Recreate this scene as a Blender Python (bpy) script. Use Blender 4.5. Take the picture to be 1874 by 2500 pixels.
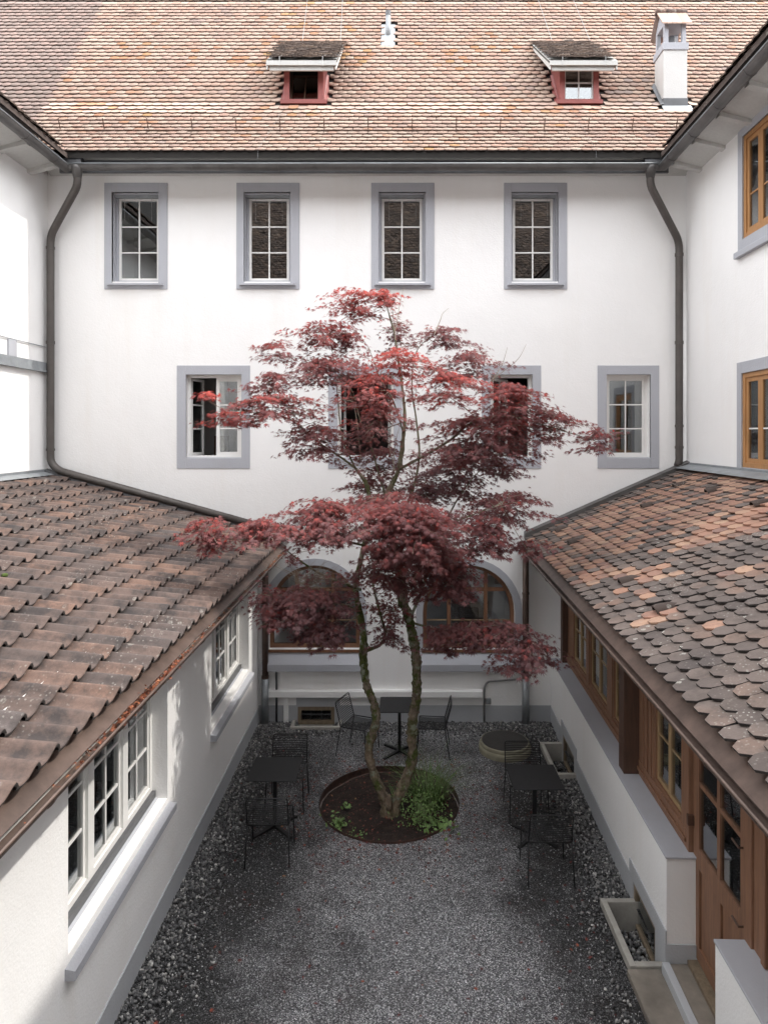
import bpy, bmesh, math, random
import numpy as np
from mathutils import Matrix, Vector
R = math.radians
random.seed(7); rng = np.random.default_rng(7)
for o in list(bpy.data.objects): bpy.data.objects.remove(o)
scene = bpy.context.scene
COL = scene.collection

# ------------------------------------------------------------------ camera, sky, sun, exposure
CAMZ = 4.9
cam_d = bpy.data.cameras.new('camera'); cam = bpy.data.objects.new('camera', cam_d); COL.objects.link(cam)
cam.location = (0, 0, CAMZ); cam.rotation_euler = (R(90), 0, 0)
cam_d.sensor_fit = 'HORIZONTAL'; cam_d.sensor_width = 36.0; cam_d.lens = 36.0*1650/1874
cam_d.shift_x = -33/1874; cam_d.shift_y = -190/1874
cam_d.clip_start = 0.05; cam_d.clip_end = 500
scene.camera = cam
SUN_EL, SUN_AZ = 52.7, 91.0          # azimuth measured from +Y (away from camera) towards +X
w = bpy.data.worlds.new('World'); scene.world = w; w.use_nodes = True
nt = w.node_tree; nt.nodes.clear()
sky = nt.nodes.new('ShaderNodeTexSky'); sky.sky_type = 'NISHITA'; sky.sun_disc = False
sky.sun_elevation = R(SUN_EL); sky.sun_rotation = R(SUN_AZ); sky.air_density = 1.0; sky.dust_density = 1.5; sky.ozone_density = 0.6
bg = nt.nodes.new('ShaderNodeBackground'); bg.inputs[1].default_value = 0.15
wo = nt.nodes.new('ShaderNodeOutputWorld')
hz = nt.nodes.new('ShaderNodeHueSaturation'); hz.inputs['Saturation'].default_value = 0.2      # thin bright cloud veil
nt.links.new(sky.outputs[0], hz.inputs['Color']); veil = nt.nodes.new('ShaderNodeMixRGB'); veil.inputs[0].default_value = 0.6; veil.inputs[2].default_value = (6.0, 6.0, 6.1, 1)   # even high cloud
nt.links.new(hz.outputs[0], veil.inputs[1]); nt.links.new(veil.outputs[0], bg.inputs[0]); nt.links.new(bg.outputs[0], wo.inputs[0])
sl = bpy.data.lights.new('sun', 'SUN'); sl.energy = 0.65; sl.angle = R(0.8); sl.color = (1.0, 0.95, 0.88)
so = bpy.data.objects.new('sun', sl); COL.objects.link(so); so.location = (20, 6, 30)
so.rotation_euler = (0, R(90-SUN_EL), R(90-SUN_AZ))
vs = scene.view_settings
vs.view_transform = 'Standard'; vs.look = 'None'; vs.exposure = 2.32; vs.gamma = 1.0; vs.use_curve_mapping = False
scene.render.engine = 'CYCLES'
scene.render.resolution_x = 767; scene.render.resolution_y = 1024
try:
    scene.cycles.max_bounces = 12; scene.cycles.diffuse_bounces = 9; scene.cycles.glossy_bounces = 3
    scene.cycles.transmission_bounces = 4; scene.cycles.transparent_max_bounces = 12
    scene.cycles.caustics_reflective = False; scene.cycles.caustics_refractive = False
except Exception: pass

# ------------------------------------------------------------------ node helpers / materials
class NT:
    def __init__(s, name):
        s.m = bpy.data.materials.new(name); s.m.use_nodes = True
        s.t = s.m.node_tree; s.t.nodes.clear()
        s.out = s.t.nodes.new('ShaderNodeOutputMaterial')
        s.b = s.t.nodes.new('ShaderNodeBsdfPrincipled'); s.l(s.b.outputs[0], s.out.inputs[0])
    def n(s, typ, **kw):
        nd = s.t.nodes.new('ShaderNode'+typ)
        for k, v in kw.items(): setattr(nd, k, v)
        return nd
    def l(s, a, b): s.t.links.new(a, b)
    def pos(s, scale=(1,1,1)):
        g = s.n('NewGeometry'); mp = s.n('Mapping'); mp.inputs['Scale'].default_value = scale
        s.l(g.outputs['Position'], mp.inputs[0]); return mp.outputs[0]
    def noise(s, scale, detail=4, rough=0.55, vec=None, out=0):
        nd = s.n('TexNoise'); nd.inputs['Scale'].default_value = scale; nd.inputs['Detail'].default_value = detail
        nd.inputs['Roughness'].default_value = rough
        s.l(vec if vec is not None else s.pos(), nd.inputs['Vector']); return nd.outputs[out]
    def ramp(s, fac, stops, interp='LINEAR'):
        r = s.n('ValToRGB'); cr = r.color_ramp; cr.interpolation = interp
        while len(cr.elements) < len(stops): cr.elements.new(0.5)
        for e, (p, c) in zip(cr.elements, stops):
            e.position = p; e.color = (c if len(c) == 4 else (*c, 1)) if isinstance(c, tuple) else (c, c, c, 1)
        s.l(fac, r.inputs[0]); return r.outputs[0]
    def mix(s, fac, a, b, blend='MIX'):
        m = s.n('MixRGB', blend_type=blend)
        for i, v in ((0, fac), (1, a), (2, b)):
            if isinstance(v, (int, float)): m.inputs[i].default_value = v if i == 0 else (v, v, v, 1)
            elif isinstance(v, tuple): m.inputs[i].default_value = (*v, 1) if len(v) == 3 else v
            else: s.l(v, m.inputs[i])
        return m.outputs[0]
    def math(s, op, a, b=0.0):
        m = s.n('Math', operation=op)
        for i, v in ((0, a), (1, b)):
            if isinstance(v, (int, float)): m.inputs[i].default_value = v
            else: s.l(v, m.inputs[i])
        return m.outputs[0]
    def col(s, v):
        if isinstance(v, tuple): s.b.inputs['Base Color'].default_value = (*v, 1)
        else: s.l(v, s.b.inputs['Base Color'])
    def rough(s, v):
        if isinstance(v, (int, float)): s.b.inputs['Roughness'].default_value = v
        else: s.l(v, s.b.inputs['Roughness'])
    def metal(s, v): s.b.inputs['Metallic'].default_value = v
    def bump(s, h, strength=0.3, dist=0.01):
        b = s.n('Bump'); b.inputs['Strength'].default_value = strength; b.inputs['Distance'].default_value = dist
        s.l(h, b.inputs['Height']); s.l(b.outputs[0], s.b.inputs['Normal'])

M = {}
def plaster(name, base, stain=0.06):
    t = NT(name); lo = tuple(c*(1-stain*1.6) for c in base); hi = tuple(min(c*(1+stain*.4), .92) for c in base)
    f = t.noise(0.55, 5, .6); c = t.ramp(f, [(0.3, lo), (0.72, hi)])
    streak = t.noise(1.0, 4, .6, t.pos((3.0, 3.0, 0.25)))
    c = t.mix(t.math('MULTIPLY', t.ramp(streak, [(0.52, 0.0), (0.78, 1.0)]), 0.24), c, tuple(x*y for x, y in zip(base, (.86, .81, .74))))
    t.col(c); t.rough(0.9)
    h = t.math('ADD', t.noise(45, 4), t.math('MULTIPLY', t.noise(4, 3), 1.5)); t.bump(h, 0.45, 0.008)
    M[name] = t.m
plaster('plaster', (.86, .855, .845), .035); plaster('grey_paint', (.425, .435, .47), .06); plaster('plinth_paint', (.44, .455, .475), .1)
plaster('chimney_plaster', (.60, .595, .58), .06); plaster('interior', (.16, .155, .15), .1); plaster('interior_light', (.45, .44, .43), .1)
def simple(name, c, rough=.6, metal=0.0, var=.15, scale=6, bump=.12, bscale=60):
    t = NT(name)
    f = t.noise(scale, 5, .6); a = tuple(x*(1-var) for x in c); b = tuple(min(1, x*(1+var)) for x in c)
    t.col(t.ramp(f, [(0.3, a), (0.7, b)])); t.rough(rough); t.metal(metal)
    if bump: t.bump(t.noise(bscale, 3), bump, .003)
    M[name] = t.m; return t
simple('gutter_metal', (.105, .10, .097), .45, .35, .25, 4)
simple('pipe_metal', (.088, .078, .072), .5, .3, .2, 3)
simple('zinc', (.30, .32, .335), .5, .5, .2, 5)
simple('lead_dark', (.115, .118, .125), .55, .3, .2, 4)
simple('copper_brown', (.105, .072, .058), .5, .3, .35, 5)
simple('wire_metal', (.42, .42, .41), .4, .7, .1)
simple('white_paint', (.74, .735, .715), .45, 0, .05, 3, .05)
simple('off_white', (.55, .54, .53), .6, 0, .1, 3)  # greyer white of the pendant and one dormer sash
simple('red_paint', (.25, .07, .062), .6, 0, .18, 8)
simple('black_metal', (.014, .014, .015), .42, .2, .2, 5, .03)
simple('table_black', (.014, .014, .015), .7, 0, .2, 30, .05, 200)
simple('concrete', (.36, .345, .31), .9, 0, .22, 5, .4, 40)
simple('step_stone', (.21, .185, .155), .9, 0, .35, 3, .5, 30)
simple('ring_concrete', (.23, .215, .155), .9, 0, .3, 4, .5, 30)
simple('socket_grey', (.22, .22, .22), .5)
simple('tile_edge', (.135, .095, .08), .95, 0, .3, 20); simple('dark_edge', (.035, .030, .028), .95, 0, .3, 20)
simple('moss', (.05, .075, .015), 1, 0, .4, 30, .6)
simple('dark_gap', (.02, .018, .016), .9, 0, .2, 5)
simple('grass_green', (.10, .165, .045), .6, 0, .45, 7, .1)
simple('herb_green', (.12, .20, .055), .55, 0, .4, 9, .1)
simple('dry_stalk', (.16, .15, .09), .7, 0, .4, 9, .1)
def wood(name, c, var=.3, rough=.55, stretch=(9, 9, .9)):
    t = NT(name); v = t.pos(stretch)
    f = t.noise(3.2, 6, .65, v); a = tuple(x*(1-var) for x in c); b = tuple(x*(1+var) for x in c)
    cc = t.ramp(f, [(0.28, a), (0.5, c), (0.74, b)])
    wv = t.noise(1.3, 4, .6); cc = t.mix(t.math('MULTIPLY', t.ramp(wv, [(0.5, 0.), (0.8, 1.)]), .35), cc, tuple(x*.62 for x in c))
    t.col(cc); t.rough(rough); t.bump(f, .25, .004); M[name] = t.m
wood('brown_wood', (.225, .118, .070)); wood('dark_wood', (.075, .038, .024)); wood('arch_wood', (.18, .085, .044))
wood('tan_wood', (.36, .245, .13), .18); wood('orange_wood', (.40, .205, .08), .2); wood('old_wood', (.20, .155, .105), .35)
wood('soffit_wood', (.52, .52, .50), .08, .7)
def rust():
    t = NT('rusty_steel'); f = t.noise(14, 6, .7)
    t.col(t.ramp(f, [(0.3, (.02, .010, .008)), (0.55, (.045, .02, .013)), (0.8, (.08, .036, .02))])); t.rough(.85); t.bump(f, .3, .003); M['rusty_steel'] = t.m
rust()
def glass(name, tint, base, gain):
    t = NT(name); t.t.nodes.remove(t.b)
    tr = t.n('BsdfTransparent'); tr.inputs[0].default_value = (*tint, 1)
    gl = t.n('BsdfGlossy'); gl.inputs['Color'].default_value = (.93, .95, .96, 1); gl.inputs['Roughness'].default_value = .015
    wob = t.n('Bump'); wob.inputs['Strength'].default_value = .04; wob.inputs['Distance'].default_value = .02
    t.l(t.noise(2.2, 2), wob.inputs['Height']); t.l(wob.outputs[0], gl.inputs['Normal'])
    fr = t.n('Fresnel'); fr.inputs[0].default_value = 1.5
    f = t.math('MINIMUM', t.math('ADD', t.math('MULTIPLY', fr.outputs[0], gain), base), 0.92)
    mx = t.n('MixShader'); t.l(f, mx.inputs[0]); t.l(tr.outputs[0], mx.inputs[1]); t.l(gl.outputs[0], mx.inputs[2])
    t.l(mx.outputs[0], t.out.inputs[0]); M[name] = t.m
glass('glass', (.72, .75, .75), .10, 1.6); glass('glass_dark', (.4, .42, .42), .06, 1.3)

def tile_mat(name, stops, per_object, lichen=0.0, grime=(.06, .05, .045), grime_amt=.45, nscale=5., grime_lo=.52, patch=None):
    t = NT(name)
    if per_object: r = t.n('ObjectInfo').outputs['Random']
    else: r = t.n('Attribute', attribute_name='rnd').outputs['Fac']
    if patch:        # patch=(noise scale, amount): neighbouring tiles share a tone
        pn = t.noise(patch[0], 2); r = t.math('ADD', t.math('MULTIPLY', r, 1-patch[1]), t.math('MULTIPLY', t.ramp(pn, [(0.3, 0.), (0.7, 1.)]), patch[1]))
    c = t.ramp(r, stops)
    g = t.noise(nscale, 6, .68); c = t.mix(t.math('MULTIPLY', t.ramp(g, [(grime_lo, 0.), (grime_lo+.2, 1.)]), grime_amt), c, grime)
    fine = t.noise(55, 4, .7); c = t.mix(.35, c, t.ramp(fine, [(0.25, .35), (0.75, .95)]), 'MULTIPLY') if False else t.mix(t.ramp(fine, [(0.35, .0), (0.75, .28)]), c, tuple(x*.7 for x in grime))
    if lichen:
        v = t.n('TexVoronoi'); v.inputs['Scale'].default_value = 34; t.l(t.pos(), v.inputs['Vector'])
        area = t.ramp(t.noise(1.7, 3), [(0.50, 0.), (0.66, 1.)])
        sp = t.math('MULTIPLY', t.ramp(v.outputs['Distance'], [(0.20, 1.), (0.30, 0.)]), area)
        v2 = t.n('TexVoronoi'); v2.inputs['Scale'].default_value = 9; t.l(t.pos(), v2.inputs['Vector'])
        blob = t.math('MULTIPLY', t.ramp(v2.outputs['Distance'], [(0.16, 1.), (0.22, 0.)]), t.ramp(t.noise(2.3, 2), [(0.55, 0.), (0.6, 1.)]))
        f = t.math('MULTIPLY', t.math('MINIMUM', t.math('ADD', sp, blob), 1.0), lichen)
        f = t.math('MULTIPLY', f, t.ramp(t.noise(80, 3), [(0.38, .15), (0.6, 1.)]))
        c = t.mix(f, c, (.55, .54, .48))
    t.col(c); t.rough(.88); t.bump(t.math('ADD', fine, g), .35, .006)
    M[name] = t.m
MAIN = [(0.0, (.40, .31, .27)), (.2, (.53, .35, .275)), (.42, (.60, .44, .34)), (.6, (.55, .325, .24)), (.74, (.60, .45, .35)), (.86, (.56, .27, .155)), (.95, (.56, .33, .15)), (1., (.25, .16, .13))]
MAIN = [(p, (c[0]*.88, c[1]*.93, c[2]*.96)) for p, c in MAIN]
for po in (0, 1):
    sfx = '_piece' if po else ''
    tile_mat('main_tile'+sfx, MAIN, po, 0, (.20, .14, .115), .5, 2.2, .52, (.6, .35))
    tile_mat('old_tile'+sfx, [(0., (.30, .235, .205)), (.5, (.36, .275, .24)), (1., (.40, .285, .245))], po, 0, (.2, .16, .14), .4, 3.0, .5)
    tile_mat('pantile'+sfx, [(0., (.085, .066, .060)), (.3, (.115, .082, .070)), (.6, (.14, .094, .077)), (.85, (.18, .108, .080)), (1., (.10, .084, .080))], po, .3, (.032, .028, .028), .85, 4.2, .44)
    tile_mat('dark_tile'+sfx, [(0., (.085, .070, .065)), (.3, (.135, .108, .096)), (.6, (.175, .138, .12)), (.8, (.215, .15, .12)), (.92, (.25, .155, .115)), (1., (.14, .13, .13))], po, .75, (.075, .06, .052), .65, 4.0, .46, (1.6, .4))
    tile_mat('clay_tile'+sfx, [(0., (.31, .18, .135)), (.4, (.40, .22, .15)), (.7, (.45, .29, .20)), (.9, (.35, .18, .13)), (1., (.24, .15, .125))], po, .25, (.12, .09, .078), .65, 4.0, .48)
tile_mat('brown_tile', [(0., (.07, .05, .042)), (.6, (.12, .085, .068)), (1., (.17, .12, .09))], 0, .5, (.05, .04, .035), .6)

def bark():
    t = NT('bark'); z = t.n('SeparateXYZ'); t.l(t.pos(), z.inputs[0])
    f = t.noise(11, 6, .7, t.pos((2.2, 2.2, .8)))
    base = t.ramp(f, [(0.3, (.045, .034, .025)), (0.48, (.14, .105, .076)), (0.72, (.29, .24, .18))])
    bare = t.math('MULTIPLY', t.ramp(z.outputs[2], [(0.13, 1.), (0.16, 0.)]), t.ramp(t.noise(3.1, 2), [(0.38, 0.), (0.48, 1.)]))
    zz = t.math('MULTIPLY', z.outputs[2], .14)
    low = t.math('MULTIPLY', t.ramp(zz, [(0.12, 1.), (0.18, 0.)]), t.ramp(t.noise(2.6, 3), [(0.40, 0.), (0.50, 1.)]))
    c = t.mix(low, base, t.ramp(t.noise(16, 4), [(0.32, (.09, .062, .043)), (0.5, (.19, .14, .096)), (0.7, (.30, .23, .16))]))
    ms = t.math('MULTIPLY', t.ramp(t.noise(5.5, 5, .7), [(0.44, 0.), (0.54, 1.)]), t.math('SUBTRACT', 1.0, t.math('MULTIPLY', low, .8)))
    c = t.mix(ms, c, t.ramp(t.noise(40, 3), [(0.3, (.028, .038, .008)), (0.7, (.085, .105, .02))]))
    lich = t.ramp(t.noise(7.5, 4, .6), [(0.56, 0.), (0.62, 1.)]); c = t.mix(t.math('MULTIPLY', lich, .75), c, (.23, .25, .185))
    up_ = t.ramp(zz, [(0.52, 0.), (0.66, .7)]); c = t.mix(up_, c, t.ramp(t.noise(9, 4), [(0.35, (.11, .10, .05)), (0.65, (.27, .23, .175))]))
    t.col(c); t.rough(.95); t.bump(t.math('ADD', f, t.noise(40, 4)), 1.0, .02); M['bark'] = t.m
bark()
simple('twig', (.26, .215, .17), .8, 0, .35, 8)
def leafmat():
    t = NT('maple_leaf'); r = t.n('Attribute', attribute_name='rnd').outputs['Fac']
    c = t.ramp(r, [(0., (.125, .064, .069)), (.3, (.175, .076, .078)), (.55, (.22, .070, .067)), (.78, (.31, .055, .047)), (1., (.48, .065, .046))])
    t.col(c); t.rough(.6); t.b.inputs['Specular IOR Level'].default_value = .4
    tl = t.n('BsdfTranslucent'); t.l(t.mix(.35, c, (.30, .05, .035)), tl.inputs[0])
    mx = t.n('MixShader'); mx.inputs[0].default_value = .38
    t.l(t.b.outputs[0], mx.inputs[1]); t.l(tl.outputs[0], mx.inputs[2]); t.l(mx.outputs[0], t.out.inputs[0]); M['maple_leaf'] = t.m
leafmat()
def litter():
    t = NT('leaf_litter'); r = t.n('Attribute', attribute_name='rnd').outputs['Fac']
    t.col(t.ramp(r, [(0., (.07, .02, .018)), (.5, (.17, .035, .028)), (.8, (.33, .085, .04)), (1., (.42, .27, .12))])); t.rough(.7); M['leaf_litter'] = t.m
    t = NT('gutter_leaf'); r = t.n('Attribute', attribute_name='rnd').outputs['Fac']
    t.col(t.ramp(r, [(0., (.17, .05, .03)), (.5, (.26, .075, .035)), (1., (.36, .14, .06))])); t.rough(.7); M['gutter_leaf'] = t.m
litter()
def ground_mat():
    t = NT('gravel')
    v = t.n('TexVoronoi'); v.inputs['Scale'].default_value = 135; t.l(t.pos(), v.inputs['Vector'])
    wh = t.n('SeparateColor'); t.l(v.outputs['Color'], wh.inputs[0])
    c = t.ramp(wh.outputs[0], [(0., (.022, .022, .023)), (.4, (.07, .07, .073)), (.75, (.17, .17, .175)), (.9, (.36, .36, .365)), (1., (.62, .62, .62))])
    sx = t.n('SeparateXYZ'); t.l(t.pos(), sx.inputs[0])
    off_mid = t.math('ABSOLUTE', t.math('SUBTRACT', sx.outputs[0], .15))                 # paler towards the middle, darker towards the sides
    mixf = t.math('SUBTRACT', t.math('ADD', t.noise(.9, 5, .62), .24), t.math('MULTIPLY', off_mid, .20))
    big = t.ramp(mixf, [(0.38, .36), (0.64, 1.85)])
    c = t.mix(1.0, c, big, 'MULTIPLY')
    org = t.math('MULTIPLY', t.ramp(t.noise(1.6, 3), [(0.5, 0.), (0.7, 1.)]), .35)
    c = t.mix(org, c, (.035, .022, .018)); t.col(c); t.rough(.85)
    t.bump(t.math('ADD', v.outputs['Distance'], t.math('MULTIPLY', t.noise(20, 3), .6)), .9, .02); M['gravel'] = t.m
    for nm, st in (('gravel_stone', [(0., (.03, .03, .032)), (.45, (.10, .10, .104)), (.72, (.25, .25, .255)), (.9, (.55, .55, .555)), (1., (.8, .8, .8))]),
                   ('pebble', [(0., (.05, .05, .052)), (.45, (.125, .125, .127)), (.8, (.23, .227, .222)), (.94, (.38, .37, .35)), (1., (.6, .59, .57))])):
        t = NT(nm); r = t.n('Attribute', attribute_name='rnd').outputs['Fac']
        t.col(t.mix(t.ramp(t.noise(60, 3), [(0.4, 0.), (0.7, .35)]), t.ramp(r, st), (.06, .06, .06))); t.rough(.75); M[nm] = t.m
    t = NT('soil'); f = t.noise(9, 6, .7)
    t.col(t.ramp(f, [(0.3, (.012, .008, .006)), (0.55, (.03, .018, .013)), (0.8, (.06, .038, .024))])); t.rough(1.0); t.bump(t.math('ADD', f, t.noise(50, 4)), 1.0, .03); M['soil'] = t.m
    t = NT('grate'); v = t.n('TexChecker'); v.inputs['Scale'].default_value = 90; t.l(t.pos(), v.inputs[0])
    t.col(t.mix(v.outputs['Fac'], (.02, .019, .018), (.055, .05, .045))); t.rough(.7); t.bump(v.outputs['Fac'], .6, .004); M['grate'] = t.m
ground_mat()

# ------------------------------------------------------------------ geometry helpers
def ident(a, d, z): return (a, d, z)
class MB:
    def __init__(s, T=ident): s.v = []; s.f = []; s.T = T
    def add(s, vs, fs):
        k = len(s.v); s.v += [s.T(*p) for p in vs]; s.f += [tuple(i+k for i in f) for f in fs]; return s
    def box(s, a0, a1, d0, d1, z0, z1):
        return s.add([(a0,d0,z0),(a1,d0,z0),(a1,d1,z0),(a0,d1,z0),(a0,d0,z1),(a1,d0,z1),(a1,d1,z1),(a0,d1,z1)],
                     [(0,3,2,1),(4,5,6,7),(0,1,5,4),(1,2,6,5),(2,3,7,6),(3,0,4,7)])
    def quad(s, *p): return s.add(list(p), [tuple(range(len(p)))])
    def ring(s, a0, a1, z0, z1, w, d0, d1, wb=None):      # rectangular frame, butted pieces
        wb = w if wb is None else wb
        s.box(a0, a0+w, d0, d1, z0, z1); s.box(a1-w, a1, d0, d1, z0, z1)
        s.box(a0+w, a1-w, d0, d1, z1-w, z1); s.box(a0+w, a1-w, d0, d1, z0, z0+wb); return s
    def extrude(s, prof, p0, p1, u, v):                  # closed profile swept along p0->p1
        n = len(prof); vs = []
        for p in (p0, p1):
            for (x, y) in prof: vs.append(tuple(p[i]+u[i]*x+v[i]*y for i in range(3)))
        fs = [(i, (i+1) % n, n+(i+1) % n, n+i) for i in range(n)] + [tuple(range(n))[::-1], tuple(range(n, 2*n))]
        return s.add(vs, fs)
    def tube(s, path, rad, seg=8, caps=True, jit=0.0):
        P = [Vector(p) for p in path]; n = len(P)
        rs = [rad]*n if isinstance(rad, (int, float)) else list(rad)
        t0 = (P[1]-P[0]).normalized(); up = Vector((0,0,1)) if abs(t0.z) < .9 else Vector((1,0,0))
        x = t0.cross(up).normalized(); vs = []
        for i in range(n):
            t = (P[min(i+1, n-1)]-P[max(i-1, 0)]).normalized()
            x = (x - t*x.dot(t)).normalized(); y = t.cross(x)
            for k in range(seg):
                a = 2*math.pi*k/seg; r = rs[i]*(1+random.uniform(-jit, jit))
                vs.append(tuple(P[i]+x*math.cos(a)*r+y*math.sin(a)*r))
        fs = [(i*seg+k, i*seg+(k+1) % seg, (i+1)*seg+(k+1) % seg, (i+1)*seg+k) for i in range(n-1) for k in range(seg)]
        if caps: fs += [tuple(range(seg))[::-1], tuple((n-1)*seg+k for k in range(seg))]
        return s.add(vs, fs)
    def lathe(s, prof, c, seg=40):
        vs = [(c[0]+r*math.cos(2*math.pi*k/seg), c[1]+r*math.sin(2*math.pi*k/seg), c[2]+z) for (r, z) in prof for k in range(seg)]
        fs = [(i*seg+k, i*seg+(k+1) % seg, (i+1)*seg+(k+1) % seg, (i+1)*seg+k) for i in range(len(prof)-1) for k in range(seg)]
        return s.add(vs, fs)
    def build(s, name, mat, parent=None, smooth=False, recalc=True, bevel=0):
        me = bpy.data.meshes.new(name); me.from_pydata(s.v, [], s.f)
        if recalc:
            bm = bmesh.new(); bm.from_mesh(me); bmesh.ops.recalc_face_normals(bm, faces=bm.faces); bm.to_mesh(me); bm.free()
        return link(name, me, mat, parent, smooth, bevel)
def link(name, me, mat, parent=None, smooth=False, bevel=0):
    if mat is not None:
        me.materials.clear(); me.materials.append(M[mat])
    if smooth: me.polygons.foreach_set('use_smooth', [True]*len(me.polygons))
    o = bpy.data.objects.new(name, me); COL.objects.link(o)
    if bevel:
        b = o.modifiers.new('bevel', 'BEVEL'); b.width = bevel; b.segments = 2; b.limit_method = 'ANGLE'
    if parent is not None: adopt(o, parent)
    return o
WL = {}
def adopt(o, parent):
    o.parent = parent
    if parent.name in WL: o.matrix_parent_inverse = Matrix.Translation(-WL[parent.name])
def thing(name, label, cat, loc=(0,0,0), group=None, rz=None):
    o = bpy.data.objects.new(name, None); COL.objects.link(o); o.empty_display_size = .2
    o.location = loc
    if rz is None: WL[o.name] = Vector(loc)              # parts given in world coordinates
    else: o.rotation_euler = (0, 0, rz)                   # parts given in local coordinates
    return tag(o, label, cat, group)
def tag(o, label, cat, group=None):
    o['label'] = label; o['category'] = cat
    if group: o['group'] = group
    return o
def setting(o): o['kind'] = 'structure'; return o
def stuff(o, label=None, cat=None):
    o['kind'] = 'stuff'
    if label: o['label'] = label; o['category'] = cat
    return o
def catmull(pts, n=5):
    P = [Vector(p) for p in pts]; out = []
    for i in range(len(P)-1):
        p0, p1, p2, p3 = P[max(i-1, 0)], P[i], P[i+1], P[min(i+2, len(P)-1)]
        for k in range(n):
            t = k/n; out.append(.5*((2*p1)+(-p0+p2)*t+(2*p0-5*p1+4*p2-p3)*t*t+(-p0+3*p1-3*p2+p3)*t**3))
    out.append(P[-1]); return out
def lerp_list(vals, m):
    x = np.linspace(0, len(vals)-1, m); return list(np.interp(x, range(len(vals)), vals))
def instances(name, tv, tf, mats, mat, parent=None, rnd=None, smooth=False, edge=None):
    """one joined mesh out of many transformed copies of a small template, with a 'rnd' value per copy"""
    tv = np.asarray(tv, float); n = len(mats); A = np.asarray(mats)            # n x 3 x 4
    V = np.einsum('nij,vj->nvi', A[:, :, :3], tv) + A[:, None, :, 3]
    nv = len(tv); V = V.reshape(-1, 3)
    lens = [len(f) for f in tf]; flat = np.concatenate([np.array(f) for f in tf])
    loops = (flat[None, :] + (np.arange(n)*nv)[:, None]).ravel()
    tot = np.tile(np.array(lens), n); start = np.concatenate([[0], np.cumsum(tot)[:-1]])
    me = bpy.data.meshes.new(name); me.vertices.add(len(V)); me.vertices.foreach_set('co', V.ravel())
    me.loops.add(len(loops)); me.loops.foreach_set('vertex_index', loops.astype(np.int32))
    me.polygons.add(len(tot)); me.polygons.foreach_set('loop_start', start.astype(np.int32))
    try: me.polygons.foreach_set('loop_total', tot.astype(np.int32))
    except Exception: pass
    me.update(calc_edges=True)
    at = me.attributes.new('rnd', 'FLOAT', 'POINT')
    rnd = rng.random(n) if rnd is None else np.asarray(rnd)
    at.data.foreach_set('value', np.repeat(rnd, nv).astype(np.float32))
    o = link(name, me, mat, parent, smooth)
    if edge:
        me.materials.append(M[edge[0]]); me.polygons.foreach_set('material_index', np.tile(np.array([1 if e_ else 0 for e_ in edge[1]], np.int32), n))
    return o
def mat34(o, x, y, z): return np.array([[x[i], y[i], z[i], o[i]] for i in range(3)])
def P(px, py, Y):                                         # point of the place seen at photo pixel (px, py), Y metres away
    return ((px-970)/1650*Y, Y, CAMZ-(py-1060)/1650*Y)

BY = 11.5                                                 # back wall
def TB(a, d, z): return (a, BY+d, z)
def TL(a, d, z): return (-2.36-d, a, z)                   # low wing wall on the left; a = Y, d = inwards
def TLT(a, d, z): return (-5.95-d, a, z)                  # tall wing on the left
SR = .034
def TR(a, d, z): return (2.61-SR*(BY-a)+d, a-SR*d, z)     # timber wing, slightly turned
def TRT(a, d, z): return TR(a, 2.27+d, z)                 # tall wing on the right

def wall_sheet(T, a0, a1, z0, z1, holes):
    """front skin of a wall with rectangular holes (a0,a1,z0,z1,depth) and their reveals"""
    mb = MB(T); As = sorted({a0, a1, *[h[0] for h in holes], *[h[1] for h in holes]}); Zs = sorted({z0, z1, *[h[2] for h in holes], *[h[3] for h in holes]})
    for i in range(len(As)-1):
        for j in range(len(Zs)-1):
            ac, zc = (As[i]+As[i+1])/2, (Zs[j]+Zs[j+1])/2
            if any(h[0] < ac < h[1] and h[2] < zc < h[3] for h in holes): continue
            mb.quad((As[i],0,Zs[j]), (As[i+1],0,Zs[j]), (As[i+1],0,Zs[j+1]), (As[i],0,Zs[j+1]))
    for (b0, b1, y0, y1, dp) in holes:
        mb.quad((b0,0,y0),(b0,dp,y0),(b0,dp,y1),(b0,0,y1)); mb.quad((b1,0,y0),(b1,0,y1),(b1,dp,y1),(b1,dp,y0))
        mb.quad((b0,0,y1),(b0,dp,y1),(b1,dp,y1),(b1,0,y1)); mb.quad((b0,0,y0),(b1,0,y0),(b1,dp,y0),(b0,dp,y0))
    return mb
def hinge(T, ah, dh, ang):
    c, s_ = math.cos(ang), math.sin(ang)
    def f(a, d, z):
        x, y = a-ah, d-dh; return T(ah+x*c-y*s_, dh+x*s_+y*c, z)
    return f
def room(T, a0, a1, z0, z1, d, depth, parent, mat='interior', pad=.35):
    b = MB(T); A0, A1, Z0, Z1 = a0-pad, a1+pad, z0-pad*.6, z1+pad*.5; D0, D1 = d+.004, d+depth
    b.quad((A0,D1,Z0),(A1,D1,Z0),(A1,D1,Z1),(A0,D1,Z1))
    b.quad((A0,D0,Z0),(A0,D1,Z0),(A0,D1,Z1),(A0,D0,Z1)); b.quad((A1,D0,Z0),(A1,D1,Z0),(A1,D1,Z1),(A1,D0,Z1))
    b.quad((A0,D0,Z0),(A1,D0,Z0),(A1,D1,Z0),(A0,D1,Z0)); b.quad((A0,D0,Z1),(A1,D0,Z1),(A1,D1,Z1),(A0,D1,Z1))
    for (p, q, r_, s_) in ((A0, a0, Z0, Z1), (a1, A1, Z0, Z1), (a0, a1, Z0, z0), (a0, a1, z1, Z1)):
        b.quad((p,D0,r_),(q,D0,r_),(q,D0,s_),(p,D0,s_))
    return b.build('room', mat, parent, recalc=False)
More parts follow.
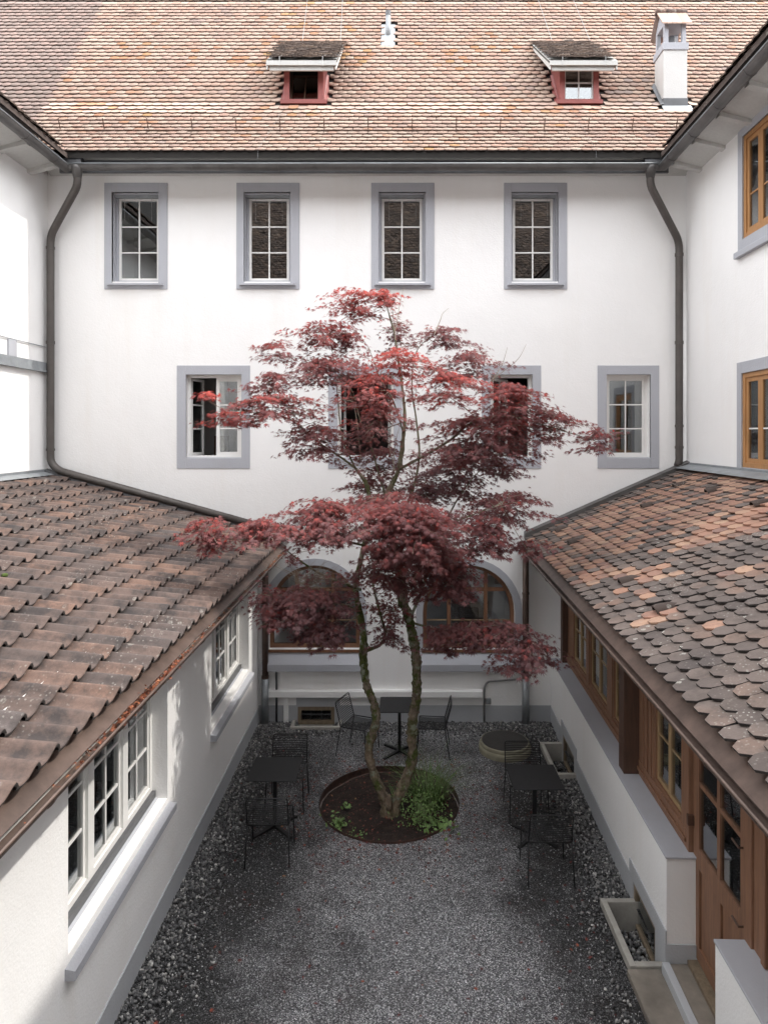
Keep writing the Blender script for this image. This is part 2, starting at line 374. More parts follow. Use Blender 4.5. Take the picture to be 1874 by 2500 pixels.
def casement(T, w_o, a0, a1, z0, z1, d, cols, rows, mat, sw=.04, bar=.022, gmat='glass', zsplit=None, barmat=None):
    """sash ring + glazing bars + one pane per light, as sub-parts of window w_o"""
    MB(T).ring(a0, a1, z0, z1, sw, d, d+.045).build('sash', mat, w_o)
    ia0, ia1, iz0, iz1 = a0+sw, a1-sw, z0+sw, z1-sw
    ax = list(np.linspace(ia0, ia1, cols+1)); zx = [iz0]+list(zsplit)+[iz1] if zsplit else list(np.linspace(iz0, iz1, rows+1))
    for k in range(1, cols): MB(T).box(ax[k]-bar/2, ax[k]+bar/2, d+.006, d+.038, iz0, iz1).build('glazing_bar', barmat or mat, w_o)
    for k in range(1, len(zx)-1):
        for c in range(cols):
            e0 = ax[c]+(bar/2 if c else 0); e1 = ax[c+1]-(bar/2 if c < cols-1 else 0)
            MB(T).box(e0, e1, d+.008, d+.036, zx[k]-bar/2, zx[k]+bar/2).build('glazing_bar', barmat or mat, w_o)
    for c in range(cols):
        for k in range(len(zx)-1):
            MB(T).box(ax[c]+(bar/2 if c else 0), ax[c+1]-(bar/2 if c < cols-1 else 0), d+.018, d+.024,
                      zx[k]+(bar/2 if k else 0), zx[k+1]-(bar/2 if k < len(zx)-2 else 0)).build('pane', gmat, w_o)

# ================================================================== THE GROUND
RC = (-.11, 9.0); RR = .925
WELLS = {'near': (2.105, 2.46, 6.13, 7.03), 'far': (2.225, 2.575, 9.58, 10.6), 'back': (-1.72, -1.0, 11.2, 11.5)}
def ground():
    holes = [(x0+.05, x1, y0+.05, y1-.05) for (x0, x1, y0, y1) in (WELLS['near'], WELLS['far'])]
    holes.append((-1.67, -1.05, 11.25, 11.49)); holes.append((RC[0]-1.1, RC[0]+1.1, RC[1]-1.1, RC[1]+1.1))
    As = sorted({-60., 60., *[h[0] for h in holes], *[h[1] for h in holes]}); Ys = sorted({-60., 60., *[h[2] for h in holes], *[h[3] for h in holes]})
    mb = MB()
    for i in range(len(As)-1):
        for j in range(len(Ys)-1):
            ac, yc = (As[i]+As[i+1])/2, (Ys[j]+Ys[j+1])/2
            if any(h[0] < ac < h[1] and h[2] < yc < h[3] for h in holes): continue
            mb.quad((As[i],Ys[j],0), (As[i+1],Ys[j],0), (As[i+1],Ys[j+1],0), (As[i],Ys[j+1],0))
    N = 64
    for k in range(N):
        q = []
        for a in (2*math.pi*k/N, 2*math.pi*(k+1)/N):
            c_, s_ = math.cos(a), math.sin(a); f = 1.1/max(abs(c_), abs(s_)); q.append(((RC[0]+RR*c_, RC[1]+RR*s_, 0), (RC[0]+f*c_, RC[1]+f*s_, 0)))
        mb.quad(q[0][0], q[0][1], q[1][1], q[1][0])
    setting(mb.build('ground', 'gravel', recalc=False))
ground()

# ================================================================== MAIN BUILDING (back)
main = thing('main_building', 'white rendered main building with grey window surrounds under a broad pink clay tile roof', 'building', (0, 11.5, 0))
UPW = [(-4.98, -3.91), (-2.735, -1.668), (-.446, .624), (1.81, 2.88)]          # upper windows, outer edges of the grey surround
ZU0, ZU1 = 7.367, 9.176
LOW = [(-3.75, -2.507), (-1.178, .08), (1.43, 2.44), (3.40, 4.446)]
ZL0, ZL1 = 4.315, 6.07
holes = []
uo = [(a+.125, b-.15, 7.50, 9.02, .26) for a, b in UPW]; holes += uo
lo = [(a+.155, b-.145, 4.49, 5.915, .24) for a, b in LOW]; holes += lo
ARCH = [(1.215, .785), (-1.415, .775)]                                          # centre, half width
AZ0, AZS, AZT = 1.235, 1.86, 2.67                                              # sill, springing, crown
holes += [(c-h, c+h, AZ0, AZT, .22) for c, h in ARCH]
CEL = (-1.66, -1.10, -.03, .235, .16); holes.append(CEL)
wm = wall_sheet(TB, -6.3, 5.3, -.5, 9.6, holes)
for c, h in ARCH:                                                               # spandrels above the arches
    n = 20; pts = [(c+h*math.cos(math.pi*i/n), AZS+(AZT-AZS)*math.sin(math.pi*i/n)) for i in range(n+1)]
    for i in range(n):
        (x0, z0), (x1, z1) = pts[i], pts[i+1]
        wm.quad((x0,0,z0),(x0,0,AZT),(x1,0,AZT),(x1,0,z1)); wm.quad((x0,0,z0),(x1,0,z1),(x1,.22,z1),(x0,.22,z0))
wm.build('wall', 'plaster', main, recalc=False)
MB(TB).box(-2.36, -1.72, -.014, 0, -.3, .285).box(-.98, 2.62, -.014, 0, -.3, .285).box(-1.72, -1.66, -.012, 0, -.3, .43)\
    .box(-1.10, -.98, -.012, 0, -.3, .43).box(-1.66, -1.10, -.012, 0, .235, .43).build('plinth', 'plinth_paint', main)
MB(TB).box(-2.2, 1.44, -.10, 0, .45, .555).box(-2.2, 1.44, -.085, 0, .555, .568).build('ledge', 'plaster', main, bevel=.008)
MB(TB).box(-1.93, -1.85, -.06, 0, 0, .45).build('pipe_casing', 'plaster', main, bevel=.005)
# -- upper windows
for i, (a, b) in enumerate(UPW):
    h0, h1, z0, z1, dp = uo[i]
    wn = MB(TB).ring(h0, h1, z0, z1, .05, .15, .24).build('window', 'grey_paint', main)
    MB(TB).box(a, h0, -.02, .05, ZU0, ZU1).box(h1, b, -.02, .05, ZU0, ZU1).box(h0, h1, -.02, .05, z1, ZU1).box(h0, h1, -.02, .0, ZU0, z0-.07).build('surround', 'grey_paint', wn, bevel=.004)
    MB(TB).box(h0-.0, h0+.022, .05, .15, z0, z1).box(h1-.022, h1, .05, .15, z0, z1).box(h0+.022, h1-.022, .05, .15, z1-.022, z1).build('stop', 'grey_paint', wn)
    # projecting sill with bevelled ends
    s = MB(TB); s.add([(a+.09,-.10,z0-.075),(b-.09,-.10,z0-.075),(b-.05,-.02,z0-.075),(a+.05,-.02,z0-.075),
                       (a+.09,-.10,z0-.045),(b-.09,-.10,z0-.045),(b-.02,.15,z0+.0),(a+.02,.15,z0+.0)], [(0,3,2,1),(4,5,6,7),(0,1,5,4),(1,2,6,5),(2,3,7,6),(3,0,4,7)])
    s.build('sill', 'grey_paint', wn)
    casement(TB, wn, h0+.052, h1-.052, z0+.052, z1-.052, .17, 2, 3, 'white_paint', .04, .022)
    # lowered exterior blind box rail
    MB(TB).box(h0+.03, h1-.03, .055, .12, z1-.07, z1-.024).build('blind_rail', 'zinc', wn)
    for k in (0.22, 0.8): MB(TB).tube([(h0+(h1-h0)*k, .1, z1-.07), (h0+(h1-h0)*k+.004, .1, z1-.45)], .002, 4).build('blind_cord', 'wire_metal', wn)
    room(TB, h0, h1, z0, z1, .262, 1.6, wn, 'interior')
# -- lower windows
for i, (a, b) in enumerate(LOW):
    h0, h1, z0, z1, dp = lo[i]
    wn = MB(TB).ring(h0, h1, z0, z1, .045, .13, .22).build('window', 'white_paint', main)
    MB(TB).box(a, h0, -.012, .03, ZL0, ZL1).box(h1, b, -.012, .03, ZL0, ZL1).box(h0, h1, -.012, .03, z1, ZL1).box(h0, h1, -.012, .03, ZL0, z0).build('surround', 'grey_paint', wn, bevel=.004)
    MB(TB).box(h0, h1, .032, .13, z0-.01, z0+.012).build('sill', 'grey_paint', wn)
    A0, A1, Z0, Z1 = h0+.047, h1-.047, z0+.047, z1-.047; mid = (A0+A1)/2
    if i == 0:
        casement(hinge(TB, A0, .15, R(76)), wn, A0, mid, Z0, Z1, .15, 1, 3, 'white_paint', .045)
        casement(TB, wn, mid+.002, A1, Z0, Z1, .15, 1, 3, 'white_paint', .06)
        room(TB, h0, h1, z0, z1, .262, 1.3, wn, 'interior_light', .25)
        MB(TB).box(mid-.32, mid-.05, 1.2, 1.25, z0-.1, z0+.38).build('chair_back', 'dark_wood', wn)
    elif i == 1:
        casement(hinge(TB, A0, .15, R(82)), wn, A0, mid, Z0, Z1, .15, 1, 3, 'white_paint', .045)
        casement(hinge(TB, A1, .15, R(-82)), wn, mid, A1, Z0, Z1, .15, 1, 3, 'white_paint', .045)
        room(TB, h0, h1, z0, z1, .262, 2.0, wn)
    elif i == 2:
        casement(hinge(TB, A0, .15, R(50)), wn, A0, A1-.1, Z0, Z1, .15, 2, 3, 'white_paint', .045)
        room(TB, h0, h1, z0, z1, .262, 2.0, wn)
        lp = MB(); lp.tube([TB(h1-.28, 1.2, 5.9), TB(h1-.28, 1.2, 5.42)], .004, 5); lp.lathe([(.02, .1), (.05, .08), (.055, 0)], TB(h1-.28, 1.2, 5.34), 12); lp.build('pendant_lamp', 'off_white', wn)
    else:
        casement(TB, wn, A0, A1, Z0, Z1, .15, 2, 3, 'white_paint', .045)
        room(TB, h0, h1, z0, z1, .262, 1.5, wn, 'interior_light')
# -- arched windows
for c, h in ARCH:
    def arc(hw, top, n=20): return [(c+hw*math.cos(math.pi*i/n), AZS+(top-AZS)*math.sin(math.pi*i/n)) for i in range(n+1)]
    def arch_ring(mb, hw0, top0, hw1, top1, d0, d1, zb):
        A = [(c+hw0, zb)]+arc(hw0, top0)+[(c-hw0, zb)]; B = [(c+hw1, zb)]+arc(hw1, top1)+[(c-hw1, zb)]
        for i in range(len(A)-1):
            q = [A[i], A[i+1], B[i+1], B[i]]
            mb.add([(x, d0, z) for x, z in q]+[(x, d1, z) for x, z in q], [(0,1,2,3),(4,7,6,5),(0,4,5,1),(2,6,7,3)] + ([(0,3,7,4)] if i == 0 else []) + ([(1,5,6,2)] if i == len(A)-2 else []))
        return mb
    wn = arch_ring(MB(TB), h-.004, AZT-.004, h-.07, AZT-.07, .10, .17, AZ0).box(c-h+.07, c+h-.07, .10, .17, AZ0, AZ0+.07).build('arched_window', 'arch_wood', main)
    arch_ring(MB(TB), h+.115, AZT+.115, h, AZT, -.012, .02, AZ0).build('surround', 'grey_paint', wn)
    xs = [c-h+.07, c-.335, c+.295, c+h-.07]
    if c < 0: xs = [c-h+.07, c-.31, c+.31, c+h-.07]
    def ztop(x):
        u = min(abs(x-c)/(h-.07), .999); return AZS+(AZT-.07-AZS)*math.sqrt(1-u*u)
    for x in xs[1:3]: MB(TB).box(x-.03, x+.03, .09, .16, AZ0+.07, ztop(x)-.001).build('mullion', 'arch_wood', wn)
    ZT = 2.235
    for k in range(3):
        x0, x1 = xs[k]+(.03 if k else 0), xs[k+1]-(.03 if k < 2 else 0)
        xe0, xe1 = (x0 if k else c-(h-.07)*math.sqrt(1-((ZT-AZS)/(AZT-.07-AZS))**2)), (x1 if k < 2 else c+(h-.07)*math.sqrt(1-((ZT-AZS)/(AZT-.07-AZS))**2))
        MB(TB).box(xe0, xe1, .095, .155, ZT-.03, ZT+.03).build('transom', 'arch_wood', wn)
        MB(TB).box(x0, x1, .115, .14, 1.70, 1.712).build('glazing_bar', 'tan_wood', wn)
        lowp = [(x, z) for x, z in [(x0, AZ0+.07), (x1, AZ0+.07)]]
        up = [(x, min(ztop(x), ZT-.03)) for x in np.linspace(x1, x0, 9)]
        MB(TB).add([(x, .125, z) for x, z in lowp+up], [tuple(range(11))]).build('pane', 'glass', wn, recalc=False)
        upx = np.linspace(xe0, xe1, 9); top = [(x, max(ztop(x), ZT+.03)) for x in upx[::-1]]
        MB(TB).add([(x, .125, z) for x, z in [(xe0, ZT+.03), (xe1, ZT+.03)]+top], [tuple(range(11))]).build('pane', 'glass', wn, recalc=False)
    MB(TB).box(c-h-.02, c+h+.02, -.03, .10, AZ0-.045, AZ0-.001).build('wooden_sill', 'arch_wood', wn)
    s = MB(TB); s.add([(c-h-.1,-.13,.90),(c+h+.115,-.13,.90),(c+h+.115,0,.90),(c-h-.1,0,.90),(c-h-.1,-.13,1.015),(c+h+.115,-.13,1.015),(c+h+.115,0,1.185),(c-h-.1,0,1.185)], [(0,3,2,1),(4,5,6,7),(0,1,5,4),(1,2,6,5),(2,3,7,6),(3,0,4,7)])
    s.build('sill', 'grey_paint', wn, bevel=.006)
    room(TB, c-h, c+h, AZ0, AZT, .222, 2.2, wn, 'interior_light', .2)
    MB(TB).box(c-.2, c+.5, 1.2, 1.7, AZ0-.05, AZ0+.5).build('table', 'dark_wood', wn)
# -- cellar window
wn = MB(TB).ring(CEL[0]-.03, CEL[1]+.03, CEL[2], CEL[3]+.03, .055, -.03, .05).build('cellar_window', 'old_wood', main)
for k in range(1, 3): MB(TB).tube([(CEL[0]+k*.185, .03, CEL[2]+.03), (CEL[0]+k*.185, .03, CEL[3]-.02)], .008, 6).build('bar', 'lead_dark', wn)
MB(TB).tube([(CEL[0]+.02, .032, .12), (CEL[1]-.02, .032, .12)], .008, 6).build('bar', 'lead_dark', wn)
room(TB, CEL[0], CEL[1], CEL[2], CEL[3], .165, .6, wn, 'dark_gap', .05)

# -- main roof: flatter kick at the eave, then 55 degrees
K0 = (10.95, 9.48); KA, MA = R(44), R(55); L1 = 1.478; EXP, TW = .1415, .17
def slope(s): return R(44+11*min(max((s-.45)/2.0, 0), 1))
RT_ = [(0.0, K0[0], K0[1])]
while RT_[-1][0] < 8: RT_.append((RT_[-1][0]+.02, RT_[-1][1]+.02*math.cos(slope(RT_[-1][0])), RT_[-1][2]+.02*math.sin(slope(RT_[-1][0]))))
RT_ = np.array(RT_)
def roof_at(s): return float(np.interp(s, RT_[:, 0], RT_[:, 1])), float(np.interp(s, RT_[:, 0], RT_[:, 2])), slope(s)
def roof_z(y): return float(np.interp(y, RT_[:, 1], RT_[:, 2]))
STOP = 6.9
rb = MB(); e = roof_at(STOP); X0, X1 = -12., 12.
ctl = [roof_at(q)[:2] for q in (.0, .45, .85, 1.2, 1.6, 2.0, 2.45)]
prof = ctl+[(e[0], e[1]), (e[0]+6, e[1]-7), (e[0]+6, e[1]-7.2), (e[0], e[1]-.2)]+[(y_, z_-.1) for y_, z_ in ctl[::-1]]
rb.extrude([(y, z) for y, z in prof], (X0,0,0), (X1,0,0), (0,1,0), (0,0,1)); roof = rb.build('roof', 'dark_gap', main)
DORM = [(-1.70, .62), (3.29, .60)]
def blocked(x, s):
    y, z, _ = roof_at(s)
    for c, h in DORM:
        if abs(x-c) < h-.13 and 12.24 < y < 13.45: return True
    if 4.74 < x < 5.28 and 12.16 < y < 12.62: return True
    if -.34 < x < -.04 and 13.55 < y < 14.1: return True
    return False
def tile_template(w, l, th, edge, zl, zt):
    """edge: list of (x, y) along the lower edge, left to right"""
    n = len(edge); v = []; f = []
    zf = lambda y: zl+(zt-zl)*y/l
    top = [(x, y, zf(y)) for x, y in edge] + [(w/2, l, zt), (-w/2, l, zt)]
    low = [(x, y, zf(y)-th) for x, y in edge]
    v = top+low; f.append(tuple(range(n+2)))
    for i in range(n-1): f.append((i, n+2+i, n+3+i, i+1))
    f.append((0, n+1, n+2)); f.append((n-1, n+2+n-1, n))
    return v, f
W2 = TW/2-.0012
RND = tile_template(W2*2, .2, .019, [(x*W2, .036*x*x) for x in (-1, -.66, -.33, 0, .33, .66, 1)], .044, .008)
PNT = tile_template(W2*2, .2, .016, [(-W2, .046), (-W2*.35, .010), (0, 0), (W2*.35, .010), (W2, .046)], .044, .008)
def edges_of(tpl): return [0]+[1]*(len(tpl[1])-1)
def piece_mesh(tpl, mat, name, edge=None):
    me = bpy.data.meshes.new(name); me.from_pydata(tpl[0], [], tpl[1]); me.materials.append(M[mat])
    if edge: me.materials.append(M[edge[0]]); me.polygons.foreach_set('material_index', list(edge[1]))
    return me
def put_piece(me, name, m34, parent):
    o = bpy.data.objects.new(name, me); COL.objects.link(o); o.parent = parent
    o.matrix_local = Matrix([list(m34[0]), list(m34[1]), list(m34[2]), [0, 0, 0, 1]]); return o
def jit_frame(o, x, y, z, a=.012, b=.02):
    o = np.array(o); x = np.array(x); y = np.array(y); z = np.array(z)
    r1, r2, r3 = rng.normal(0, a), rng.normal(0, b), rng.normal(0, b)
    x2 = x+r1*y+r2*z; y2 = y-r1*x+r3*z; z2 = z-r2*x-r3*y
    return mat34(o, x2/np.linalg.norm(x2), y2/np.linalg.norm(y2), z2/np.linalg.norm(z2))
TE = ('tile_edge', edges_of(RND)); me_rnd = piece_mesh(RND, 'main_tile_piece', 'tile', TE)
bulk, bulk_dull, npc = [], [], 0
nrow = int(STOP/EXP)
for k in range(nrow):
    s0 = -.03+k*EXP
    if k == nrow-6: s0 -= .06
    y, z, an = roof_at(max(s0, 0) if s0 >= 0 else 0); 
    if s0 < 0: y += s0*math.cos(KA); z += s0*math.sin(KA)
    up = np.array((0, math.cos(an), math.sin(an))); nrm = np.array((0, -math.sin(an), math.cos(an)))
    half = .62*y+1.2
    for i in range(int(-half/TW), int(half/TW)+1):
        x = i*TW+(TW/2 if k % 2 else 0)
        if blocked(x, s0+.1): continue
        o = np.array((x+rng.normal(0, .002), y, z))+nrm*abs(rng.normal(0, .0025))
        m = jit_frame(o, (1, 0, 0), up, nrm, .010, .010)
        if x < -6.36: bulk_dull.append(m)  # duller, pointed tiles on the left end of the roof
        elif k in (11, 12, 13) and -7 < x < 6.6 and npc < 300: put_piece(me_rnd, 'tile', m, roof); npc += 1
        else: bulk.append(m)
stuff(instances('roof_tiles', *RND, bulk, 'main_tile', roof, edge=TE))
stuff(instances('old_tiles', *PNT, bulk_dull, 'old_tile', roof, edge=('tile_edge', edges_of(PNT))))
# eave board and gutter
MB().box(-5.55, 4.45, 11.10, 11.14, 9.2, 9.47).build('eave_board', 'lead_dark', main)
MB().add([(-5.9,11.0,9.43),(4.9,11.0,9.43),(4.9,11.5,9.30),(-5.9,11.5,9.30),(-5.9,11.0,9.46),(4.9,11.0,9.46),(4.9,11.5,9.33),(-5.9,11.5,9.33)], [(0,3,2,1),(4,5,6,7),(0,1,5,4),(1,2,6,5),(2,3,7,6),(3,0,4,7)]).build('soffit', 'soffit_wood', main)
def gutter_profile(r, t=.005, n=9):
    o = [(r*math.cos(math.pi+math.pi*i/n), r*math.sin(math.pi+math.pi*i/n)) for i in range(n+1)]
    i_ = [((r-t)*math.cos(math.pi+math.pi*i/n), (r-t)*math.sin(math.pi+math.pi*i/n)) for i in range(n+1)][::-1]
    return o+i_
def gutter(name, p0, p1, r, mat, parent, u, step=.8, lipmat=None, brk=True):
    p0, p1 = Vector(p0), Vector(p1)
    g = MB().extrude(gutter_profile(r), p0, p1, u, (0,0,1)).build(name, mat, parent)
    sgn = Vector(u)*r
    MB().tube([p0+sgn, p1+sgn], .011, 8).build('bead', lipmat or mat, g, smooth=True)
    if brk:
        L = (p1-p0).length; n = max(int(L/step), 1); d = (p1-p0).normalized()
        for k in range(n):
            q = p0+d*(L*(k+.5)/n)
            MB().extrude(gutter_profile(r+.006, .006), q-d*.014, q+d*.014, u, (0,0,1)).build('bracket', mat, g)
    return g
gutter('gutter', (-5.42, 10.95, 9.26), (4.33, 10.95, 9.26), .085, 'gutter_metal', main, (0,-1,0), 1.35, 'zinc')  # paler bead puts the rim highlight into its colour
for x in (-5.30, 4.18):                                   # square corner cheeks above the gutter
    MB().box(x-.16, x+.16, 10.97, 11.09, 9.24, 9.50).build('corner_cheek', 'lead_dark', main)
# downpipes
def downpipe(parent, path, r, mat, collars, name='downpipe'):
    dpo = MB().tube(path, r, 14).build(name, mat, parent, smooth=True)
    for (p, q) in collars: MB().tube([p, q], r+.009, 14).build('pipe_clip', mat, dpo)
    return dpo
def bend(pts, rad=.12, n=5):
    out = [Vector(pts[0])]
    for i in range(1, len(pts)-1):
        p, a, b = Vector(pts[i]), Vector(pts[i-1]), Vector(pts[i+1])
        u, v = (a-p).normalized(), (b-p).normalized(); rr = min(rad, (a-p).length*.45, (b-p).length*.45)
        q0, q1 = p+u*rr, p+v*rr
        for k in range(n+1):
            t = k/n; out.append(q0*(1-t)**2+p*2*t*(1-t)+q1*t*t)
    out.append(Vector(pts[-1])); return out
xl, yl = -5.84, 11.38
dpl = downpipe(main, bend([(-5.19,10.95,9.2),(-5.19,10.98,8.95),(xl,yl,8.25),(xl,yl,4.43),(-5.70,11.36,4.29),(-1.95,11.36,3.25)], .14), .062, 'pipe_metal',
    [((xl,yl,8.02),(xl,yl,8.06)), ((xl,yl,6.42),(xl,yl,6.47)), ((xl,yl,4.62),(xl,yl,4.66))])
MB().tube([(-5.19,10.95,9.24),(-5.19,10.95,9.2),(-5.19,10.965,9.06)], [.10,.09,.064], 14).build('outlet', 'gutter_metal', dpl, smooth=True)
xr, yr = 4.74, 11.38
dpr = downpipe(main, bend([(4.1,10.95,9.2),(4.1,10.98,8.95),(xr,yr,8.15),(xr,yr,4.46),(xr-.03,yr,4.36)], .14), .062, 'pipe_metal',
    [((xr,yr,7.9),(xr,yr,7.95)), ((xr,yr,6.42),(xr,yr,6.47)), ((xr,yr,5.02),(xr,yr,5.06)), ((xr,yr,4.66),(xr,yr,4.70))])
MB().tube([(4.1,10.95,9.24),(4.1,10.95,9.2),(4.1,10.965,9.06)], [.10,.09,.064], 14).build('outlet', 'gutter_metal', dpr, smooth=True)
# lower downpipes in the court corners
def two_tone(x, y, ztop, zj, name='downpipe'):
    o = downpipe(main, [(x,y,ztop),(x,y,zj)], .052, 'copper_brown', [((x,y,zj-.02),(x,y,zj+.03)), ((x,y,2.2),(x,y,2.23))])
    MB().tube([(x,y,zj),(x,y,.0)], .06, 14).build('standpipe', 'zinc', o, smooth=True)
two_tone(-2.23, 11.40, 3.0, .80); two_tone(2.16, 11.40, 3.0, .80)
# conduits and socket
MB().tube(bend([(1.47,11.47,0),(1.47,11.47,.62),(1.53,11.47,.70),(2.1,11.47,.74)], .05), .016, 8).build('conduit', 'socket_grey', main, smooth=True)
sk = MB(TB).box(1.49, 1.585, -.055, 0, .32, .42).build('socket', 'socket_grey', main, bevel=.01)
MB(TB).box(1.505, 1.57, -.063, -.056, .335, .405).build('socket_cover', 'zinc', sk)
MB().tube([(-2.05,11.46,0),(-2.05,11.46,.95),(-2.1,11.46,1.05)], .018, 8).build('conduit', 'lead_dark', main, smooth=True)

# -- snow guard, vent pipe, dormers, chimney on the main roof
sg = None
sy0, sz0, _ = roof_at(.78); nk = np.array((0, -math.sin(KA), math.cos(KA)))
def on_roof(x, s, h):
    y, z, an = roof_at(s); return (x, y-math.sin(an)*h, z+math.cos(an)*h)
sg = MB().tube([on_roof(-6.2, .80, .05), on_roof(5.3, .80, .05)], .008, 6).build('snow_guard', 'dark_wood', main)
MB().tube([on_roof(-6.2, .90, .17), on_roof(5.3, .90, .17)], .008, 6).build('rail', 'dark_wood', sg)
for k in range(15):
    x = -5.75+k*.75; MB().tube([on_roof(x, .70, .03), on_roof(x, .86, .04), on_roof(x, .92, .20)], .009, 5).build('post', 'dark_wood', sg)
vp = MB().tube([(-.19,13.78,roof_z(13.78)-.1), (-.19,13.72,roof_z(13.72)+.46)], .052, 14).build('vent_pipe', 'zinc', main, smooth=True)
MB().tube([(-.19,13.722,roof_z(13.72)+.455), (-.19,13.715,roof_z(13.72)+.54)], .056, 14).build('pipe_cap', 'lead_dark', vp)
fl = MB(); 
y0, y1 = 13.50, 13.98
fl.add([(-.33,y0,roof_z(y0)+.05),(-.05,y0,roof_z(y0)+.05),(-.05,y1,roof_z(y1)+.06),(-.33,y1,roof_z(y1)+.06),(-.33,y0,roof_z(y0)-.02),(-.05,y0,roof_z(y0)-.02),(-.05,y1,roof_z(y1)-.02),(-.33,y1,roof_z(y1)-.02)], [(0,1,2,3),(0,4,5,1),(1,5,6,2),(3,7,4,0)])
fl.build('flashing', 'zinc', vp)
for di, (c, h) in enumerate(DORM):
    yf = 12.26; zb = roof_z(yf)+.02; zt = zb+.78; hw = .355
    dm = MB(lambda a, d, z: (a, d, z)).ring(c-hw, c+hw, zb, zt, .095, yf-.02, yf+.06, .07).build('dormer', 'red_paint', main)
    for sg_ in (-1, 1):                                    # cheeks
        yb = 13.2; x = c+sg_*hw; x2 = c+sg_*(hw-.03)
        pr = [(yf+.06, zb-.1), (yf+.06, zt), (yb, roof_z(yb)), ]
        m = MB(); vs_ = [(x, y, z) for y, z in pr]+[(x2, y, z) for y, z in pr]
        m.add(vs_, [(0,1,2),(5,4,3),(0,3,4,1),(1,4,5,2),(2,5,3,0)]); m.build('cheek', 'red_paint', dm)
        ap = MB(); ap.add([(c+sg_*(hw+.005), yf-.03, zb-.03), (c+sg_*(hw+.10), yf+.02, zb-.02), (c+sg_*(hw+.045), yf+.55, zb+.80), (c+sg_*(hw+.005), yf+.5, zb+.80)], [(0,1,2,3)])
        ap.build('apron', 'red_paint', dm, recalc=False)
    MB().box(c-hw-.06, c+hw+.06, yf-.07, yf+.0, zb-.03, zb+.035).build('sill', 'red_paint', dm)
    gw = hw-.095
    if di == 1:
        casement(ident, dm, c-gw, c+gw, zb+.07, zt-.095, yf+.01, 2, 2, 'off_white', .022, .022, 'glass')
    else:
        casement(lambda a, d, z: (a, d+(z-zb)*.45, z), dm, c-gw, c+gw, zb+.07, zt-.095, yf+.03, 2, 1, 'dark_wood', .03, .022, 'glass')
    b = MB(); b.box(c-gw, c+gw, yf+.5, yf+.52, zb-.1, zt).box(c-gw-.02, c-gw, yf+.06, yf+.5, zb-.1, zt).box(c+gw, c+gw+.02, yf+.06, yf+.5, zb-.1, zt).box(c-gw-.02, c+gw+.02, yf+.06, yf+.5, zb-.05, zb)
    b.build('room', 'dark_gap', dm)
    # mono-pitch roof
    ya, za = 11.96, CAMZ+6.62; yb, zb2 = 13.52, roof_z(13.52)+.05; L = math.hypot(yb-ya, zb2-za); an = math.atan2(zb2-za, yb-ya)
    m = MB(); m.add([(c-h,ya,za-.05),(c+h,ya,za-.05),(c+h,yb,zb2-.05),(c-h,yb,zb2-.05),(c-h,ya,za),(c+h,ya,za),(c+h,yb,zb2),(c-h,yb,zb2)], [(0,3,2,1),(4,5,6,7),(0,1,5,4),(1,2,6,5),(2,3,7,6),(3,0,4,7)])
    m.build('dormer_roof', 'soffit_wood', dm)
    MB().box(c-h+.05, c+h-.05, ya+.03, ya+.06, za-.16, za-.03).box(c-h+.0, c+h-.0, ya-.02, ya+.0, za-.09, za-.01).build('fascia', 'soffit_wood', dm)
    for sg_ in (-1, 1):
        xx = c+sg_*(h-.012); m = MB(); xs_ = (xx-.012, xx+.012)
        pr = [(ya, za-.16), (ya, za-.02), (yb, zb2-.02), (yb, zb2-.10)]
        m.add([(xs_[0], y, z) for y, z in pr]+[(xs_[1], y, z) for y, z in pr], [(0,1,2,3),(7,6,5,4),(0,4,5,1),(1,5,6,2),(2,6,7,3),(3,7,4,0)]); m.build('verge_board', 'soffit_wood', dm)
    tl = []; up = (0, math.cos(an), math.sin(an)); nr = (0, -math.sin(an), math.cos(an))
    for k in range(int(L/.13)):
        for i in range(int(2*h/TW)+1):
            x = c-h+.04+i*TW+(TW/2 if k % 2 else 0)
            if x > c+h+.02: continue
            tl.append(jit_frame((x, ya-.03+k*.13*math.cos(an), za+.02+k*.13*math.sin(an)), (1,0,0), up, nr, .02, .05))
    stuff(instances('dormer_tiles', *RND, tl, 'brown_tile', dm))
    for xx in (c-.38, c+.38):                              # lightning wires
        MB().tube([(xx, ya-.04, za-.12), (xx, ya-.045, za+.05), (xx+.15, ya+.5, za+.42), (xx+.18, yb, zb2+.06), (xx+.12, 14.9, roof_z(14.9)+.06)], .004, 4).build('lightning_wire', 'wire_metal', dm)
for x0_, xb in ((-2.02, -2.25), (3.1, 3.2)):
    MB().tube([on_roof(x0_, 1.75, .05), on_roof((x0_+xb)/2, .9, .06), on_roof(xb, .0, .05), (xb, 10.86, 9.28)], .0025, 4).build('lightning_wire', 'lead_dark', main)
